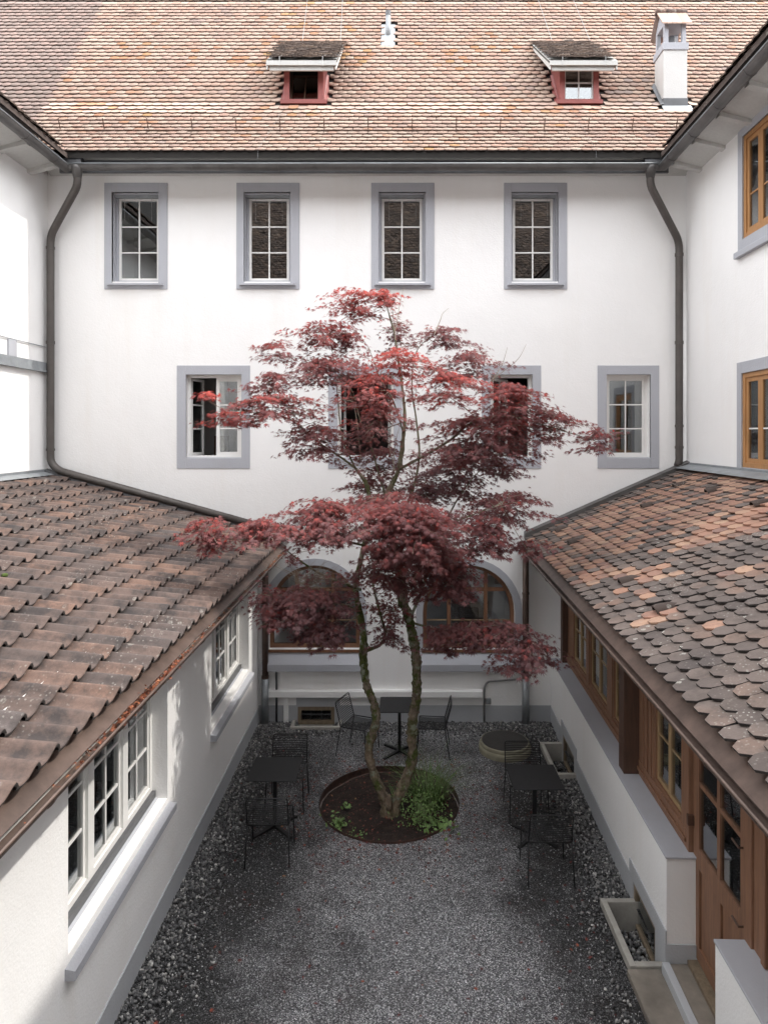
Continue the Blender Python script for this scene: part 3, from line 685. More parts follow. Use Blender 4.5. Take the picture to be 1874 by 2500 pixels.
# chimney
cx0, cx1, cy0, cy1 = 4.79, 5.22, 12.18, 12.60; zc = roof_z(12.18)
ch = MB().box(cx0, cx1, cy0, cy1, zc-.3, CAMZ+6.93).build('chimney', 'chimney_plaster', main, bevel=.008)
MB().box(cx0-.02, cx1+.02, cy0-.02, cy1+.02, CAMZ+6.93, CAMZ+7.06).build('chimney_band', 'grey_paint', ch, bevel=.006)
zb, zt = CAMZ+7.06, CAMZ+7.40
for (xa, ya) in ((cx0+.02, cy0), (cx1-.09, cy0), (cx0+.02, cy1-.07), (cx1-.09, cy1-.07)):
    MB().box(xa, xa+.07, ya, ya+.07, zb, zt).build('pier', 'grey_paint', ch)
MB().box(cx0+.02, cx1-.02, cy0+.003, cy1-.003, zt, zt+.05).build('lintel', 'grey_paint', ch)
for x in (cx0+.02, cx1-.06):
    m = MB(); ym = (cy0+cy1)/2; m.add([(x,cy0,zt+.05),(x,cy1,zt+.05),(x,ym,zt+.30),(x+.04,cy0,zt+.05),(x+.04,cy1,zt+.05),(x+.04,ym,zt+.30)], [(0,2,1),(3,4,5),(0,1,4,3),(1,2,5,4),(2,0,3,5)]); m.build('gable', 'grey_paint', ch)
MB().lathe([(.09, 0), (.09, .25), (.07, .25), (.07, 0)], ((cx0+cx1)/2, (cy0+cy1)/2, zb-.05), 16).build('flue', 'lead_dark', ch)
for sg_ in (-1, 1):
    for k in range(3):
        xa = cx0-.05+k*.178; m = MB(); ym = (cy0+cy1)/2; ye = ym+sg_*.30
        zr, ze = zt+.36, zt-.02
        m.add([(xa,ym,zr),(xa+.174,ym,zr),(xa+.174,ye,ze),(xa+.087,ye+sg_*.02,ze-.012),(xa,ye,ze),(xa,ym,zr-.03),(xa+.174,ym,zr-.03),(xa+.174,ye,ze-.025),(xa+.087,ye+sg_*.02,ze-.037),(xa,ye,ze-.025)],
              [(0,1,2,3,4),(9,8,7,6,5),(4,3,8,9),(3,2,7,8),(1,6,7,2),(0,4,9,5)]); m.build('cap_tile', 'main_tile_piece', ch)
for k in range(3):
    xa = cx0-.06+k*.185; ym = (cy0+cy1)/2
    MB().tube([(xa,ym,zt+.34),(xa+.19,ym,zt+.335)], [.06,.052], 10).build('ridge_tile', 'pantile_piece', ch, smooth=True)
m = MB(); m.box(cx0-.008, cx1+.008, cy0-.012, cy1, zc-.3, zc+.17); m.build('apron', 'lead_dark', ch)
MB().add([(cx0-.04,cy0-.14,roof_z(cy0-.14)+.05),(cx1+.06,cy0-.14,roof_z(cy0-.14)+.05),(cx1+.06,cy0,roof_z(cy0)+.05),(cx0-.04,cy0,roof_z(cy0)+.05)], [(0,1,2,3)]).build('flashing', 'zinc', ch, recalc=False)
MB().add([(cx0-.07,cy0-.05,roof_z(cy0)+.03),(cx0-.008,cy0-.05,roof_z(cy0)+.05),(cx0-.008,cy1,roof_z(cy1)+.10),(cx0-.07,cy1,roof_z(cy1)+.05)], [(0,1,2,3)]).build('flashing', 'lead_dark', ch, recalc=False)

# ================================================================== TALL WINGS left and right
def tall_wing(T, label, name_group, xe, u, holes, s_in):
    o = thing('tall_wing', label, 'building', T(5, 0.5, 0), name_group)
    wall_sheet(T, -.6, BY, 3.3, 9.6, holes).build('wall', 'plaster', o, recalc=False)
    # roof slab 38 degrees, behind it down again so that it closes the wing
    t38 = math.tan(R(36)); r = MB(T); ze = 9.44
    d0, d1 = -.62, 3.6
    for (q0, q1, w0, w1) in ((d0, d1, ze, ze+(d1-d0)*t38), (d1, d1+4.2, ze+(d1-d0)*t38, ze)):
        r.add([(-.6,q0,w0),(10.93,q0,w0),(10.93,q1,w1),(-.6,q1,w1),(-.6,q0,w0-.08),(10.93,q0,w0-.08),(10.93,q1,w1-.1),(-.6,q1,w1-.1)], [(0,1,2,3),(7,6,5,4),(0,4,5,1),(1,5,6,2),(2,6,7,3),(3,7,4,0)])
    rf = r.build('roof', 'brown_tile', o)
    tl = []
    for k in range(3):
        for i in range(int(11.5/.17)):
            a = -.5+i*.17+(.085 if k % 2 else 0); d = d0-.03+k*.12; z = ze+.015+(d-d0)*t38
            o0 = np.array(T(a, d, z)); ax = np.array(T(a+1, d, z))-o0; dx = np.array(T(a, d+1, z+t38))-o0; dx /= np.linalg.norm(dx); ax /= np.linalg.norm(ax)
            n = np.cross(ax, dx); n = n if n[2] > 0 else -n
            tl.append(jit_frame(o0, ax, dx, n, .02, .05))
    stuff(instances('eave_tiles', *RND, tl, 'brown_tile', rf))
    # soffit boards and rafter feet
    r = MB(T); r.add([(-.6,-.50,9.30),(11.05,-.50,9.30),(11.05,0,9.16),(-.6,0,9.16),(-.6,-.50,9.33),(11.05,-.50,9.33),(11.05,0,9.19),(-.6,0,9.19)], [(0,3,2,1),(4,5,6,7),(0,1,5,4),(1,2,6,5),(2,3,7,6),(3,0,4,7)]).build('soffit', 'soffit_wood', o)
    for k in range(14):
        a = .2+k*.82
        r = MB(T); r.add([(a,-.44,9.22),(a+.11,-.44,9.22),(a+.11,0,9.11),(a,0,9.11),(a,-.44,9.31),(a+.11,-.44,9.31),(a+.11,0,9.18),(a,0,9.18)], [(0,3,2,1),(4,5,6,7),(0,1,5,4),(1,2,6,5),(2,3,7,6),(3,0,4,7)]).build('rafter_foot', 'soffit_wood', o)
    MB(T).box(-.6, 10.9, -.5, -.47, 9.24, 9.40).build('eave_board', 'lead_dark', o)
    p0, p1 = T(-.6, -.575, 9.24), T(10.98, -.575, 9.24)
    gutter('gutter', p0, p1, .085, 'gutter_metal', o, u, .8, 'zinc')  # bead in a paler metal, a painted rim highlight here too
    return o
twl = tall_wing(TLT, 'tall white wing with sunlit wall above the wavy brown pantile lean-to', None, -5.95, (1,0,0), [], 1)
# ledge, wire and stub on its wall
MB(TLT).box(2, 11.46, -.06, 0, 5.97, 6.10).box(2, 11.46, -.075, 0, 5.94, 5.97).build('ledge', 'zinc', twl)
MB(TLT).box(10.30, 10.52, -.03, 0, 6.10, 6.36).build('plate', 'grey_paint', twl)
MB().tube([TLT(2, -.02, 6.37), TLT(11.4, -.02, 6.37)], .008, 5).build('wire', 'zinc', twl)
MB(TLT).box(-.6, 11.5, -.02, 0, 4.14, 4.31).build('wall_flashing', 'zinc', twl)
m = MB(TLT); m.add([(-.6,-.02,4.27),(11.42,-.02,4.27),(11.42,-.20,4.222),(-.6,-.20,4.222)], [(0,1,2,3)]).build('roof_flashing', 'zinc', twl, recalc=False)
rh = [(8.64, 9.50, 7.62, 9.05, .10), (8.62, 9.53, 4.44, 5.75, .10), (5.6, 6.5, 7.62, 9.05, .10), (5.6, 6.5, 4.44, 5.75, .10)]
twr = tall_wing(TRT, 'tall white wing with orange wooden windows above the hexagonal tile lean-to', None, 4.88, (-1,0,0), rh, 1)
for j, (a0, a1, z0, z1, dp) in enumerate(rh):
    up_ = z0 > 6
    wn = MB(TRT).ring(a0, a1, z0, z1, .065, .012, .09).build('window', 'orange_wood', twr)
    zs0 = z0-.16 if up_ else z0-.15; zs1 = z1+.13 if up_ else z1+.16
    MB(TRT).box(a0-.13, a0, -.012, .03, zs0, zs1).box(a1, a1+.13, -.012, .03, zs0, zs1).box(a0, a1, -.012, .03, z1, zs1).box(a0, a1, -.012, .03, zs0, z0).build('surround', 'grey_paint', wn, bevel=.004)
    if up_: MB(TRT).box(a0-.14, a1+.14, -.07, 0, zs0-.09, zs0-.002).build('sill', 'grey_paint', wn, bevel=.01)
    mid = (a0+a1)/2
    for (p, q) in ((a0+.067, mid-.002), (mid+.002, a1-.067)):
        casement(TRT, wn, p, q, z0+.067, z1-.067, .03, 1, 2, 'orange_wood', .06, .02, 'glass', [z0+.067+(z1-z0)*.36], 'white_paint' if not up_ else 'orange_wood')
    room(TRT, a0, a1, z0, z1, .102, 1.4, wn, 'interior_light', .3)
MB(TRT).box(-.6, 11.5, -.02, 0, 4.22, 4.43).build('wall_flashing', 'zinc', twr)
m = MB(TRT); m.add([(-.6,-.02,4.40),(11.4,-.02,4.40),(11.4,-.24,4.335),(-.6,-.24,4.335)], [(0,1,2,3)]).build('roof_flashing', 'zinc', twr, recalc=False)

# ================================================================== LEAN-TO WITH PANTILES (left)
ll = thing('pantile_lean_to', 'low white lean-to with wavy brown pantile roof and white casement windows', 'building', (-3.5, 5, 0))
LW = [(4.845, 6.94), (8.58, 10.74)]
lh = [(a, b, 1.16, 2.95, .22) for a, b in LW]
wall_sheet(TL, -.6, BY, -.3, 3.25, lh).build('wall', 'plaster', ll, recalc=False)
MB(TL).box(-.6, BY-.02, -.014, 0, -.2, .28).build('plinth', 'plinth_paint', ll)
for (a, b) in LW:
    wn = MB(TL).ring(a, b, 1.24, 2.95, .05, .16, .23).build('window', 'white_paint', ll)
    cw = (b-a-.10-.22)/3
    for k in range(3):
        c0 = a+.05+k*(cw+.11)
        if k: MB(TL).box(c0-.11, c0, .15, .235, 1.29, 2.90).build('mullion', 'white_paint', wn)
        casement(TL, wn, c0, c0+cw, 1.29, 2.90, .175, 2, 4, 'white_paint', .038, .024, 'glass')
    MB(TL).box(a, b, .12, .165, 1.165, 1.24).build('flashing', 'lead_dark', wn)
    s = MB(TL); s.add([(a-.05,-.075,1.015),(b+.06,-.075,1.015),(b+.06,.0,1.015),(a-.05,.0,1.015),(a-.05,-.075,1.085),(b+.06,-.075,1.085),(b+.06,.0,1.10),(a-.05,.0,1.10)], [(0,3,2,1),(4,5,6,7),(0,1,5,4),(1,2,6,5),(2,3,7,6),(3,0,4,7)])
    s.add([(a,.0,1.10),(b,.0,1.10),(b,.12,1.175),(a,.12,1.175)], [(0,1,2,3)]); s.build('sill', 'grey_paint', wn)
    room(TL, a, b, 1.24, 2.95, .236, 1.8, wn, 'interior_light', .3)
    MB(TL).box(a+.05, b-.1, .30, .32, 1.24, 1.62).build('window_seat', 'interior_light', wn)
EX, EZ, TX, TZ = -1.92, 3.09, -5.95, 4.20                 # eave and top of the roof plane
an = math.atan2(TZ-EZ, EX-TX); SL = math.hypot(TZ-EZ, EX-TX)
m = MB(); m.extrude([(EX-.05, EZ-.008), (TX, TZ-.02), (TX, TZ-.14), (EX-.05, EZ-.04)], (0,-.6,0), (0,11.46,0), (1,0,0), (0,0,1)); lroof = m.build('roof', 'dark_gap', ll)
def pantile():
    w, l, th = .222, .345, .022; n = 10; top = []; zl, zt = .062, .012
    def prof(t):                                            # S section: hollow, then roll
        if t < .55: return -.014*math.sin(math.pi*t/.55)
        return .044*math.sin(math.pi*(t-.55)/.45)
    xs = [-.01+w*i/n for i in range(n+1)]; pz = [prof(i/n) for i in range(n+1)]
    v = [(x-.105, 0, zl+p) for x, p in zip(xs, pz)]+[(x-.105, .012, zl+p+.004) for x, p in zip(xs, pz)]+[(x-.105, l, zt+p) for x, p in zip(xs, pz)]+[(x-.105, .006, zl+p-th) for x, p in zip(xs, pz)]
    N = n+1; f = []
    for i in range(n):
        f += [(N+i, N+i+1, 2*N+i+1, 2*N+i), (i, i+1, N+i+1, N+i), (3*N+i, 3*N+i+1, i+1, i)]
    f.append((N-1, 4*N-1, 3*N-1, 2*N-1)); return v, f
PAN = pantile(); PE = ('dark_edge', [1 if k % 3 == 2 else 0 for k in range(len(PAN[1])-1)]+[1]); me_pan = piece_mesh(PAN, 'pantile_piece', 'pantile', PE); me_pan.polygons.foreach_set('use_smooth', [True]*len(me_pan.polygons))
up = np.array((-math.cos(an), 0, math.sin(an))); nr = np.array((math.sin(an), 0, math.cos(an))); al = np.array((0, 1, 0)); al = np.cross(up, nr)
cand = []
for k in range(14):
    s0 = -.02+k*.31
    for i in range(58):
        y = -.6+.105+i*.2085
        if y > 11.42: continue
        o0 = np.array((EX, y, EZ))+up*s0
        if s0+.3 > SL: continue
        u_ = (o0[0])/max(y, .1); vis = y > 2.6 and o0[0] > -.62*y-.3
        cand.append((y if vis else 99+y, o0))
cand.sort(key=lambda c: c[0]); bl = []
for i, (key, o0) in enumerate(cand):
    m = jit_frame(o0+nr*abs(rng.normal(0, .003)), al, up, nr, .008, .014)
    if i < 300 and key < 99: put_piece(me_pan, 'pantile', m, lroof)
    else: bl.append(m)
stuff(instances('pantiles', *PAN, bl, 'pantile', lroof, smooth=True, edge=PE))
m = MB(); m.add([(EX-.06,-.6,EZ-.004),(EX-.06,11.4,EZ-.004),(EX+.055,11.4,EZ-.085),(EX+.055,-.6,EZ-.085)], [(0,1,2,3)]).build('eave_flashing', 'copper_brown', ll, recalc=False)
gl = gutter('gutter', (-1.865,-.6,3.005), (-1.865,11.38,3.005), .07, 'copper_brown', ll, (1,0,0), .9, None)
MB().extrude([(-.55,0),(0,0),(0,.02),(-.55,.02)], (EX+.02,-.6,EZ-.14), (EX+.02,11.45,EZ-.14), (1,0,.0), (0,0,1)).build('soffit', 'soffit_wood', ll)
# leaves lying in the gutter
LEAF_ANG = [0, 40, -40, 80, -80, 125, -125]; LEAF_LEN = [1, .93, .93, .72, .72, .4, .4]
def leaf_template():
    order = sorted(range(7), key=lambda i: LEAF_ANG[i]); v = [(0, 0, .02)]; f = []
    for j, i in enumerate(order):
        a0 = LEAF_ANG[i]; prev = LEAF_ANG[order[j-1]] if j else -165; nxt = LEAF_ANG[order[j+1]] if j < 6 else 165
        if j == 0: v.append((.22*math.cos(R((a0+prev)/2)), .22*math.sin(R((a0+prev)/2)), 0))
        L = LEAF_LEN[i]; v.append((L*math.cos(R(a0)), L*math.sin(R(a0)), -.28*L*L))
        v.append((.27*math.cos(R((a0+nxt)/2)), .27*math.sin(R((a0+nxt)/2)), 0))
    for j in range(7):
        b = 1+2*j; f += [(0, b, b+1), (0, b+1, b+2)]
    return v, f
LEAF = leaf_template()
def rand_leaf(o, nrm, size):
    n = np.array(nrm, float); n /= np.linalg.norm(n); t = rng.normal(size=3); x = t-n*t.dot(n); x /= np.linalg.norm(x); y = np.cross(n, x)
    return mat34(o, x*size, y*size, n*size)
gm = []
for i in range(620):
    y = rng.choice([rng.normal(4.9, .55), rng.uniform(4.0, 11), rng.normal(5.6, .3), rng.normal(10.2, .8)], p=[.4, .25, .2, .15])
    if y < 2.5 or y > 11.3: continue
    x = -1.865+rng.normal(0, .03); gm.append(rand_leaf((x, y, 2.962+abs(rng.normal(0, .02))), rng.normal(0, .6, 3)+(0,0,1), rng.uniform(.02, .034)))
stuff(instances('gutter_leaves', *LEAF, gm, 'gutter_leaf', gl))
for (px, y, z) in ((-2.9, 4.75, 3.40), (-2.45, 3.95, 3.28), (-2.75, 3.75, 3.36), (-4.1, 8.3, 3.74), (-3.6, 6.2, 3.60)):
    m = MB(); m.lathe([(.001, .018), (.02, .014), (.032, 0), (.03, -.01)], (px, y, EZ+(EX-px)*math.tan(an)+.055), 9); m.build('moss_tuft', 'moss', lroof, smooth=True)

# ================================================================== TIMBER LEAN-TO (right)
rl = thing('timber_lean_to', 'brown timber lean-to with glazed front on a white parapet under dark hexagonal roof tiles', 'building', (3.6, 6, 0))
ch_ = [(6.36, 7.02, -.2, .25, .10), (9.72, 10.5, -.2, .25, .10)]
wall_sheet(TR, 6.1, BY, -.5, 1.07, ch_).build('parapet', 'plaster', rl, recalc=False)
m = MB(TR); m.quad((6.1,0,0),(6.1,.34,0),(6.1,.34,1.07),(6.1,0,1.07)); m.build('parapet_end', 'plaster', rl, recalc=False)
MB(TR).box(-.6, 5.09, 0, .34, -.1, 1.07).build('parapet', 'plaster', rl)
MB(TR).box(6.085, BY-.01, -.012, .30, 1.07, 1.092).build('sill', 'grey_paint', rl, bevel=.006)
MB(TR).box(-.6, 5.10, -.012, .30, 1.07, 1.092).build('sill', 'grey_paint', rl, bevel=.006)
pl = MB(TR)
for (a, b, z) in ((7.15, 9.6, .275), (10.62, BY-.02, .275)): pl.box(a, b, -.013, 0, -.1, z)
for (h0, h1, z0, z1, dp), (a, b) in zip(ch_, ((6.09, 7.15), (9.6, 10.62))):
    pl.box(a, h0, -.013, 0, -.35, .42).box(h1, b, -.013, 0, -.35, .42).box(h0, h1, -.013, 0, z1, .42)
pl.box(6.087, 6.1, 0, .30, 0, .30); pl.box(-.6, 5.095, -.013, 0, -.1, .2); pl.build('plinth', 'plinth_paint', rl)
for (a, b, z0, z1, dp) in ch_:
    wn = MB(TR).ring(a, b, z0, z1, .045, -.004, .05).build('cellar_window', 'old_wood', rl)
    MB(TR).box(a+.045, b-.045, .02, .026, z0+.045, z1-.045).build('pane', 'glass', wn)
    room(TR, a, b, z0, z1, .102, .6, wn, 'interior', .05)
TD = .24                                                   # timber plane
FW = [(10.0, 10.91), (8.88, 9.84), (7.80, 8.64), (6.35, 7.12)]
def bar_box(a0, a1, d0, d1, z0, z1, name, mat, par): return MB(TR).box(a0, a1, d0, d1, z0, z1).build(name, mat, par, bevel=.006)
bar_box(6.22, 11.42, TD-.02, TD+.12, 1.092, 1.26, 'bottom_rail', 'brown_wood', rl)
bar_box(6.22, 11.42, TD-.04, TD-.02, 1.15, 1.19, 'moulding', 'brown_wood', rl)
bar_box(-.6, 11.42, TD-.01, TD+.12, 2.86, 3.2, 'top_rail', 'brown_wood', rl)
posts = [(10.91, 11.42, TD-.005), (9.84, 10.0, TD-.015), (8.64, 8.88, TD-.015), (7.56, 7.80, TD-.01), (7.12, 7.56, TD-.012), (6.22, 6.35, TD-.015)]
for (a, b, d) in posts: bar_box(a, b, d, TD+.12, 1.26, 2.86, 'post', 'brown_wood', rl)
bar_box(11.25, 11.40, TD-.10, TD-.006, 1.092, 3.05, 'corner_post', 'dark_wood', rl)
bar_box(7.57, 7.76, .055, TD-.012, 1.092, 3.05, 'front_post', 'dark_wood', rl)
for k in range(3): bar_box(7.16+k*.12, 7.20+k*.12, TD-.03, TD-.012, 1.27, 2.86, 'fillet', 'brown_wood', rl)
for (a, b) in FW:
    wn = MB(TR).ring(a, b, 1.26, 2.86, .035, TD+.0, TD+.08).build('window', 'brown_wood', rl)
    mid = (a+b)/2
    for (p, q) in ((a+.036, mid-.002), (mid+.002, b-.036)):
        casement(TR, wn, p, q, 1.296, 2.824, TD+.02, 1, 2, 'tan_wood', .035, .016, 'glass', [1.78])
    room(TR, a, b, 1.26, 2.86, TD+.125, 1.6, wn, 'interior', .05)
# door in the gap of the parapet
DA, DB_ = 5.12, 6.16
bar_box(DB_, 6.22, TD-.02, TD+.12, .17, 2.86, 'door_post', 'brown_wood', rl)
bar_box(DA-.12, DA, TD-.02, TD+.12, .17, 2.86, 'door_post', 'brown_wood', rl)
bar_box(2.0, DA-.12, TD, TD+.12, 1.092, 2.86, 'panelling', 'brown_wood', rl)
for k in range(7):
    a = DA-.26-k*.34; bar_box(a-.06, a, TD-.022, TD-.001, 1.10, 2.86, 'fillet', 'brown_wood', rl)
dr = MB(TR).ring(DA+.01, DB_-.01, .19, 2.84, .12, TD+.02, TD+.07).box(DA+.13, DB_-.13, TD+.02, TD+.07, 1.02, 1.20).build('door', 'brown_wood', rl)
mid = (DA+DB_)/2
MB(TR).box(mid-.04, mid+.04, TD+.02, TD+.07, .31, 1.02).box(mid-.028, mid+.028, TD+.022, TD+.068, 1.20, 2.72).build('door_mullion', 'brown_wood', dr)
for (p, q) in ((DA+.13, mid-.028), (mid+.028, DB_-.13)):
    MB(TR).box(p, q, TD+.024, TD+.066, 1.76, 1.80).build('glazing_bar', 'brown_wood', dr)
    for (z0, z1) in ((1.20, 1.76), (1.80, 2.72)): MB(TR).box(p, q, TD+.04, TD+.046, z0, z1).build('pane', 'glass', dr)
for (p, q) in ((DA+.13, mid-.04), (mid+.04, DB_-.13)): MB(TR).box(p+.003, q-.003, TD+.04, TD+.06, .312, 1.018).build('door_panel', 'brown_wood', dr)
for z in (.55, 1.35, 2.1): MB(TR).box(DB_-.03, DB_+.01, TD-.035, TD+.018, z, z+.09).build('hinge', 'dark_wood', dr)
for z in (1.15, 1.75): MB().tube([TR(DA+.03, TD+.02, z), TR(DA+.03, TD-.04, z), TR(DA+.12, TD-.05, z+.02)], .009, 6).build('handle', 'dark_wood', dr)
room(TR, DA, DB_, .19, 2.84, TD+.125, 1.6, dr, 'interior', .02)
bar_box(DA-.02, DB_+.02, TD-.06, TD+.10, .05, .17, 'threshold', 'old_wood', rl)
# roof of the timber lean-to
RE, RZ, RT, RTZ = -.44, 3.115, 2.27, 4.33
anr = math.atan2(RTZ-RZ, RT-RE); SLR = math.hypot(RTZ-RZ, RT-RE); tr_ = math.tan(anr)
m = MB(TR); m.add([(-.6,RE+.06,RZ+.007),(11.46,RE+.06,RZ+.007),(11.46,RT,RTZ-.02),(-.6,RT,RTZ-.02),(-.6,RE+.06,RZ-.02),(11.46,RE+.06,RZ-.02),(11.46,RT,RTZ-.12),(-.6,RT,RTZ-.12)], [(0,1,2,3),(7,6,5,4),(0,4,5,1),(1,5,6,2),(2,6,7,3),(3,7,4,0)])
rroof = m.build('roof', 'dark_gap', rl)
HW = .09-.003
HEX = tile_template(HW*2, .26, .017, [(-HW, .055), (-HW*.5, .006), (-HW*.45, 0), (HW*.45, 0), (HW*.5, .006), (HW, .055)], .050, .008)
BIB = tile_template(HW*2, .26, .017, [(x*HW, .075*(1-math.sqrt(max(0, 1-(x*.93)**2)))) for x in (-1, -.85, -.6, -.3, 0, .3, .6, .85, 1)], .050, .008)
HE, BE = ('dark_edge', edges_of(HEX)), ('dark_edge', edges_of(BIB))
pm = {('h', 'dark'): piece_mesh(HEX, 'dark_tile_piece', 'hexagonal_tile', HE), ('h', 'clay'): piece_mesh(HEX, 'clay_tile_piece', 'hexagonal_tile'),
      ('b', 'dark'): piece_mesh(BIB, 'dark_tile_piece', 'round_tile', BE), ('b', 'clay'): piece_mesh(BIB, 'clay_tile_piece', 'round_tile')}
base = np.array(TR(0, 0, 0)); av = np.array(TR(1, 0, 0))-base; av /= np.linalg.norm(av); dv = np.array(TR(0, 1, 0))-base; dv /= np.linalg.norm(dv)
upr = dv*math.cos(anr)+np.array((0,0,1))*math.sin(anr); nrr = -dv*math.sin(anr)+np.array((0,0,1))*math.cos(anr); axr = np.cross(upr, nrr)
bulkr = {k: [] for k in pm}; cand = []
def smooth_noise(a, b): return math.sin(a*1.7+b*2.3)+math.sin(a*3.1-b*1.2+1)+.7*math.sin(a*5.3+b*4.1+2)
EXPR = .136
for k in range(int((SLR-.1)/EXPR)):
    s0 = -.02+k*EXPR; d = RE+s0*math.cos(anr); z = RZ+s0*math.sin(anr)
    for i in range(68):
        a = -.6+i*.18+(.09 if k % 2 else 0)
        if a > 11.38: continue
        o0 = np.array(TR(a, d, z)); vis = o0[1] > 2.5 and o0[0] < .58*o0[1]
        # clay patch in the far part of the roof, single clay repairs elsewhere
        far = (a-7.3)+.55*smooth_noise(a, s0*2)+(.9 if s0 > 1.6 else 0)*(1 if a > 7 else 0)
        edge = a > 10.9 and s0 > .3
        clay = (far > .2 and random.random() < .80 and not edge and not (s0 < .5 and a > 9.5 and random.random() < .6)) or random.random() < .10
        rnd_ = clay and far > -.3 or (far > -.2 and random.random() < .5)
        cand.append((o0[1] if vis else 99, o0, ('b' if rnd_ else 'h', 'clay' if clay else 'dark')))
cand.sort(key=lambda c: c[0]); vis_n = 0
for i, (key, o0, kk) in enumerate(cand):
    m = jit_frame(o0+nrr*abs(rng.normal(0, .004)), axr, upr, nrr, .022, .028)
    if i < 300 and key < 99: put_piece(pm[kk], 'hexagonal_tile' if kk[0] == 'h' else 'round_tile', m, rroof)
    else: bulkr[kk].append(m)
for (sh, mt), lst in bulkr.items():
    if lst: stuff(instances('hexagonal_tiles' if sh == 'h' else 'round_tiles', *(HEX if sh == 'h' else BIB), lst, mt+'_tile', rroof, edge=(HE if sh == 'h' else BE) if mt == 'dark' else ('tile_edge', edges_of(HEX if sh == 'h' else BIB))))
def hit_rr(px, py):                                        # where a sight line meets this roof
    dx, dz = (px-970)/1650, -(py-1060)/1650
    for Y in np.arange(3, 11.5, .005):
        x, z = dx*Y, CAMZ+dz*Y; dd = x-(2.61-SR*(BY-Y))
        if z <= RZ+(dd-RE)*tr_+.04: return (x, Y, z)
for (px, py) in ((1648,1190),(1728,1204),(1841,1236),(1359,1299),(1392,1328),(1518,1425),(1605,1495),(1570,1240)):
    h = hit_rr(px, py); 
    if h is None: continue
    h = np.array(h); m = MB(); seg = 10; L = .27; vs_ = []
    for (s_, rr, lift) in ((0, .062, .03), (.01, .062, .03), (L*.55, .055, .01), (L, .02, -.02)):
        for q in range(seg+1):
            th = math.pi*q/seg; vs_.append(tuple(h+axr*math.cos(th)*rr+nrr*(math.sin(th)*rr+lift-.02)+upr*(s_-.02)))
    for (s_, rr, lift) in ((0, .05, .03), (L*.5, .045, .01)):
        for q in range(seg+1):
            th = math.pi*q/seg; vs_.append(tuple(h+axr*math.cos(th)*rr+nrr*(math.sin(th)*rr+lift-.02)+upr*(s_-.02)))
    N = seg+1; fs_ = []
    for r0, r1 in ((0,1),(1,2),(2,3),(4,0),(4,5)):
        fs_ += [(r0*N+q, r0*N+q+1, r1*N+q+1, r1*N+q) for q in range(seg)]
    m.add(vs_, fs_); m.build('vent_tile', 'brown_tile', rroof, smooth=True, recalc=False)
m = MB(TR); m.add([(-.6,RE+.06,RZ-.0),(11.44,RE+.06,RZ-.0),(11.44,RE-.07,RZ-.105),(-.6,RE-.07,RZ-.105)], [(0,1,2,3)]).build('eave_flashing', 'copper_brown', rl, recalc=False)
gutter('gutter', TR(-.6, RE-.07, RZ-.10), TR(11.4, RE-.07, RZ-.10), .068, 'copper_brown', rl, (-1,0,0), 1.0)
MB(TR).add([(-.6,RE+.02,RZ-.16),(11.44,RE+.02,RZ-.16),(11.44,TD,RZ+.02),(-.6,TD,RZ+.02)], [(0,1,2,3)]).build('soffit', 'brown_wood', rl, recalc=False)
# metal verge strip along the main wall
m = MB(TR); m.add([(11.36,RE-.02,RZ+.02),(11.49,RE-.02,RZ+.02),(11.49,RT,RTZ+.02),(11.36,RT,RTZ+.02),(11.36,RE-.02,RZ+.11),(11.49,RE-.02,RZ+.13),(11.49,RT,RTZ+.13),(11.36,RT,RTZ+.11)], [(0,3,2,1),(4,5,6,7),(0,1,5,4),(1,2,6,5),(2,3,7,6),(3,0,4,7)]).build('verge_flashing', 'gutter_metal', rl)
m = MB(); m.add([(EX-.05,11.34,EZ+.03),(EX-.05,11.49,EZ+.03),(TX,11.49,TZ+.03),(TX,11.34,TZ+.03),(EX-.05,11.36,EZ+.10),(EX-.05,11.49,EZ+.12),(TX,11.49,TZ+.12),(TX,11.36,TZ+.10)], [(0,3,2,1),(4,5,6,7),(0,1,5,4),(1,2,6,5),(2,3,7,6),(3,0,4,7)]).build('verge_flashing', 'lead_dark', ll)

# ================================================================== BUILDING BEHIND THE CAMERA (seen in the window reflections)
ob = thing('opposite_building', 'white building with dark brown tiled roof mirrored in the upper windows', 'building', (0, -3, 0))
MB().box(-6, 5, -.75, -.5, 0, 9.4).build('wall', 'plaster', ob)
m = MB(); m.extrude([(-.05, 9.3), (-.05, 9.4), (-6.5, 16.4), (-6.5, 16.2)], (-12,0,0), (12,0,0), (0,1,0), (0,0,1)); orf = m.build('roof', 'dark_gap', ob)
tl = []; a_ = math.atan2(7., 6.45)
for k in range(60):
    for i in range(90):
        x = -8+i*.18+(.09 if k % 2 else 0)
        tl.append(jit_frame((x, -.05-k*.15*math.cos(a_), 9.41+k*.15*math.sin(a_)), (-1,0,0), (0,-math.cos(a_),math.sin(a_)), (0,math.sin(a_),math.cos(a_)), .03, .05))
stuff(instances('roof_tiles', *RND, tl, 'brown_tile', orf))

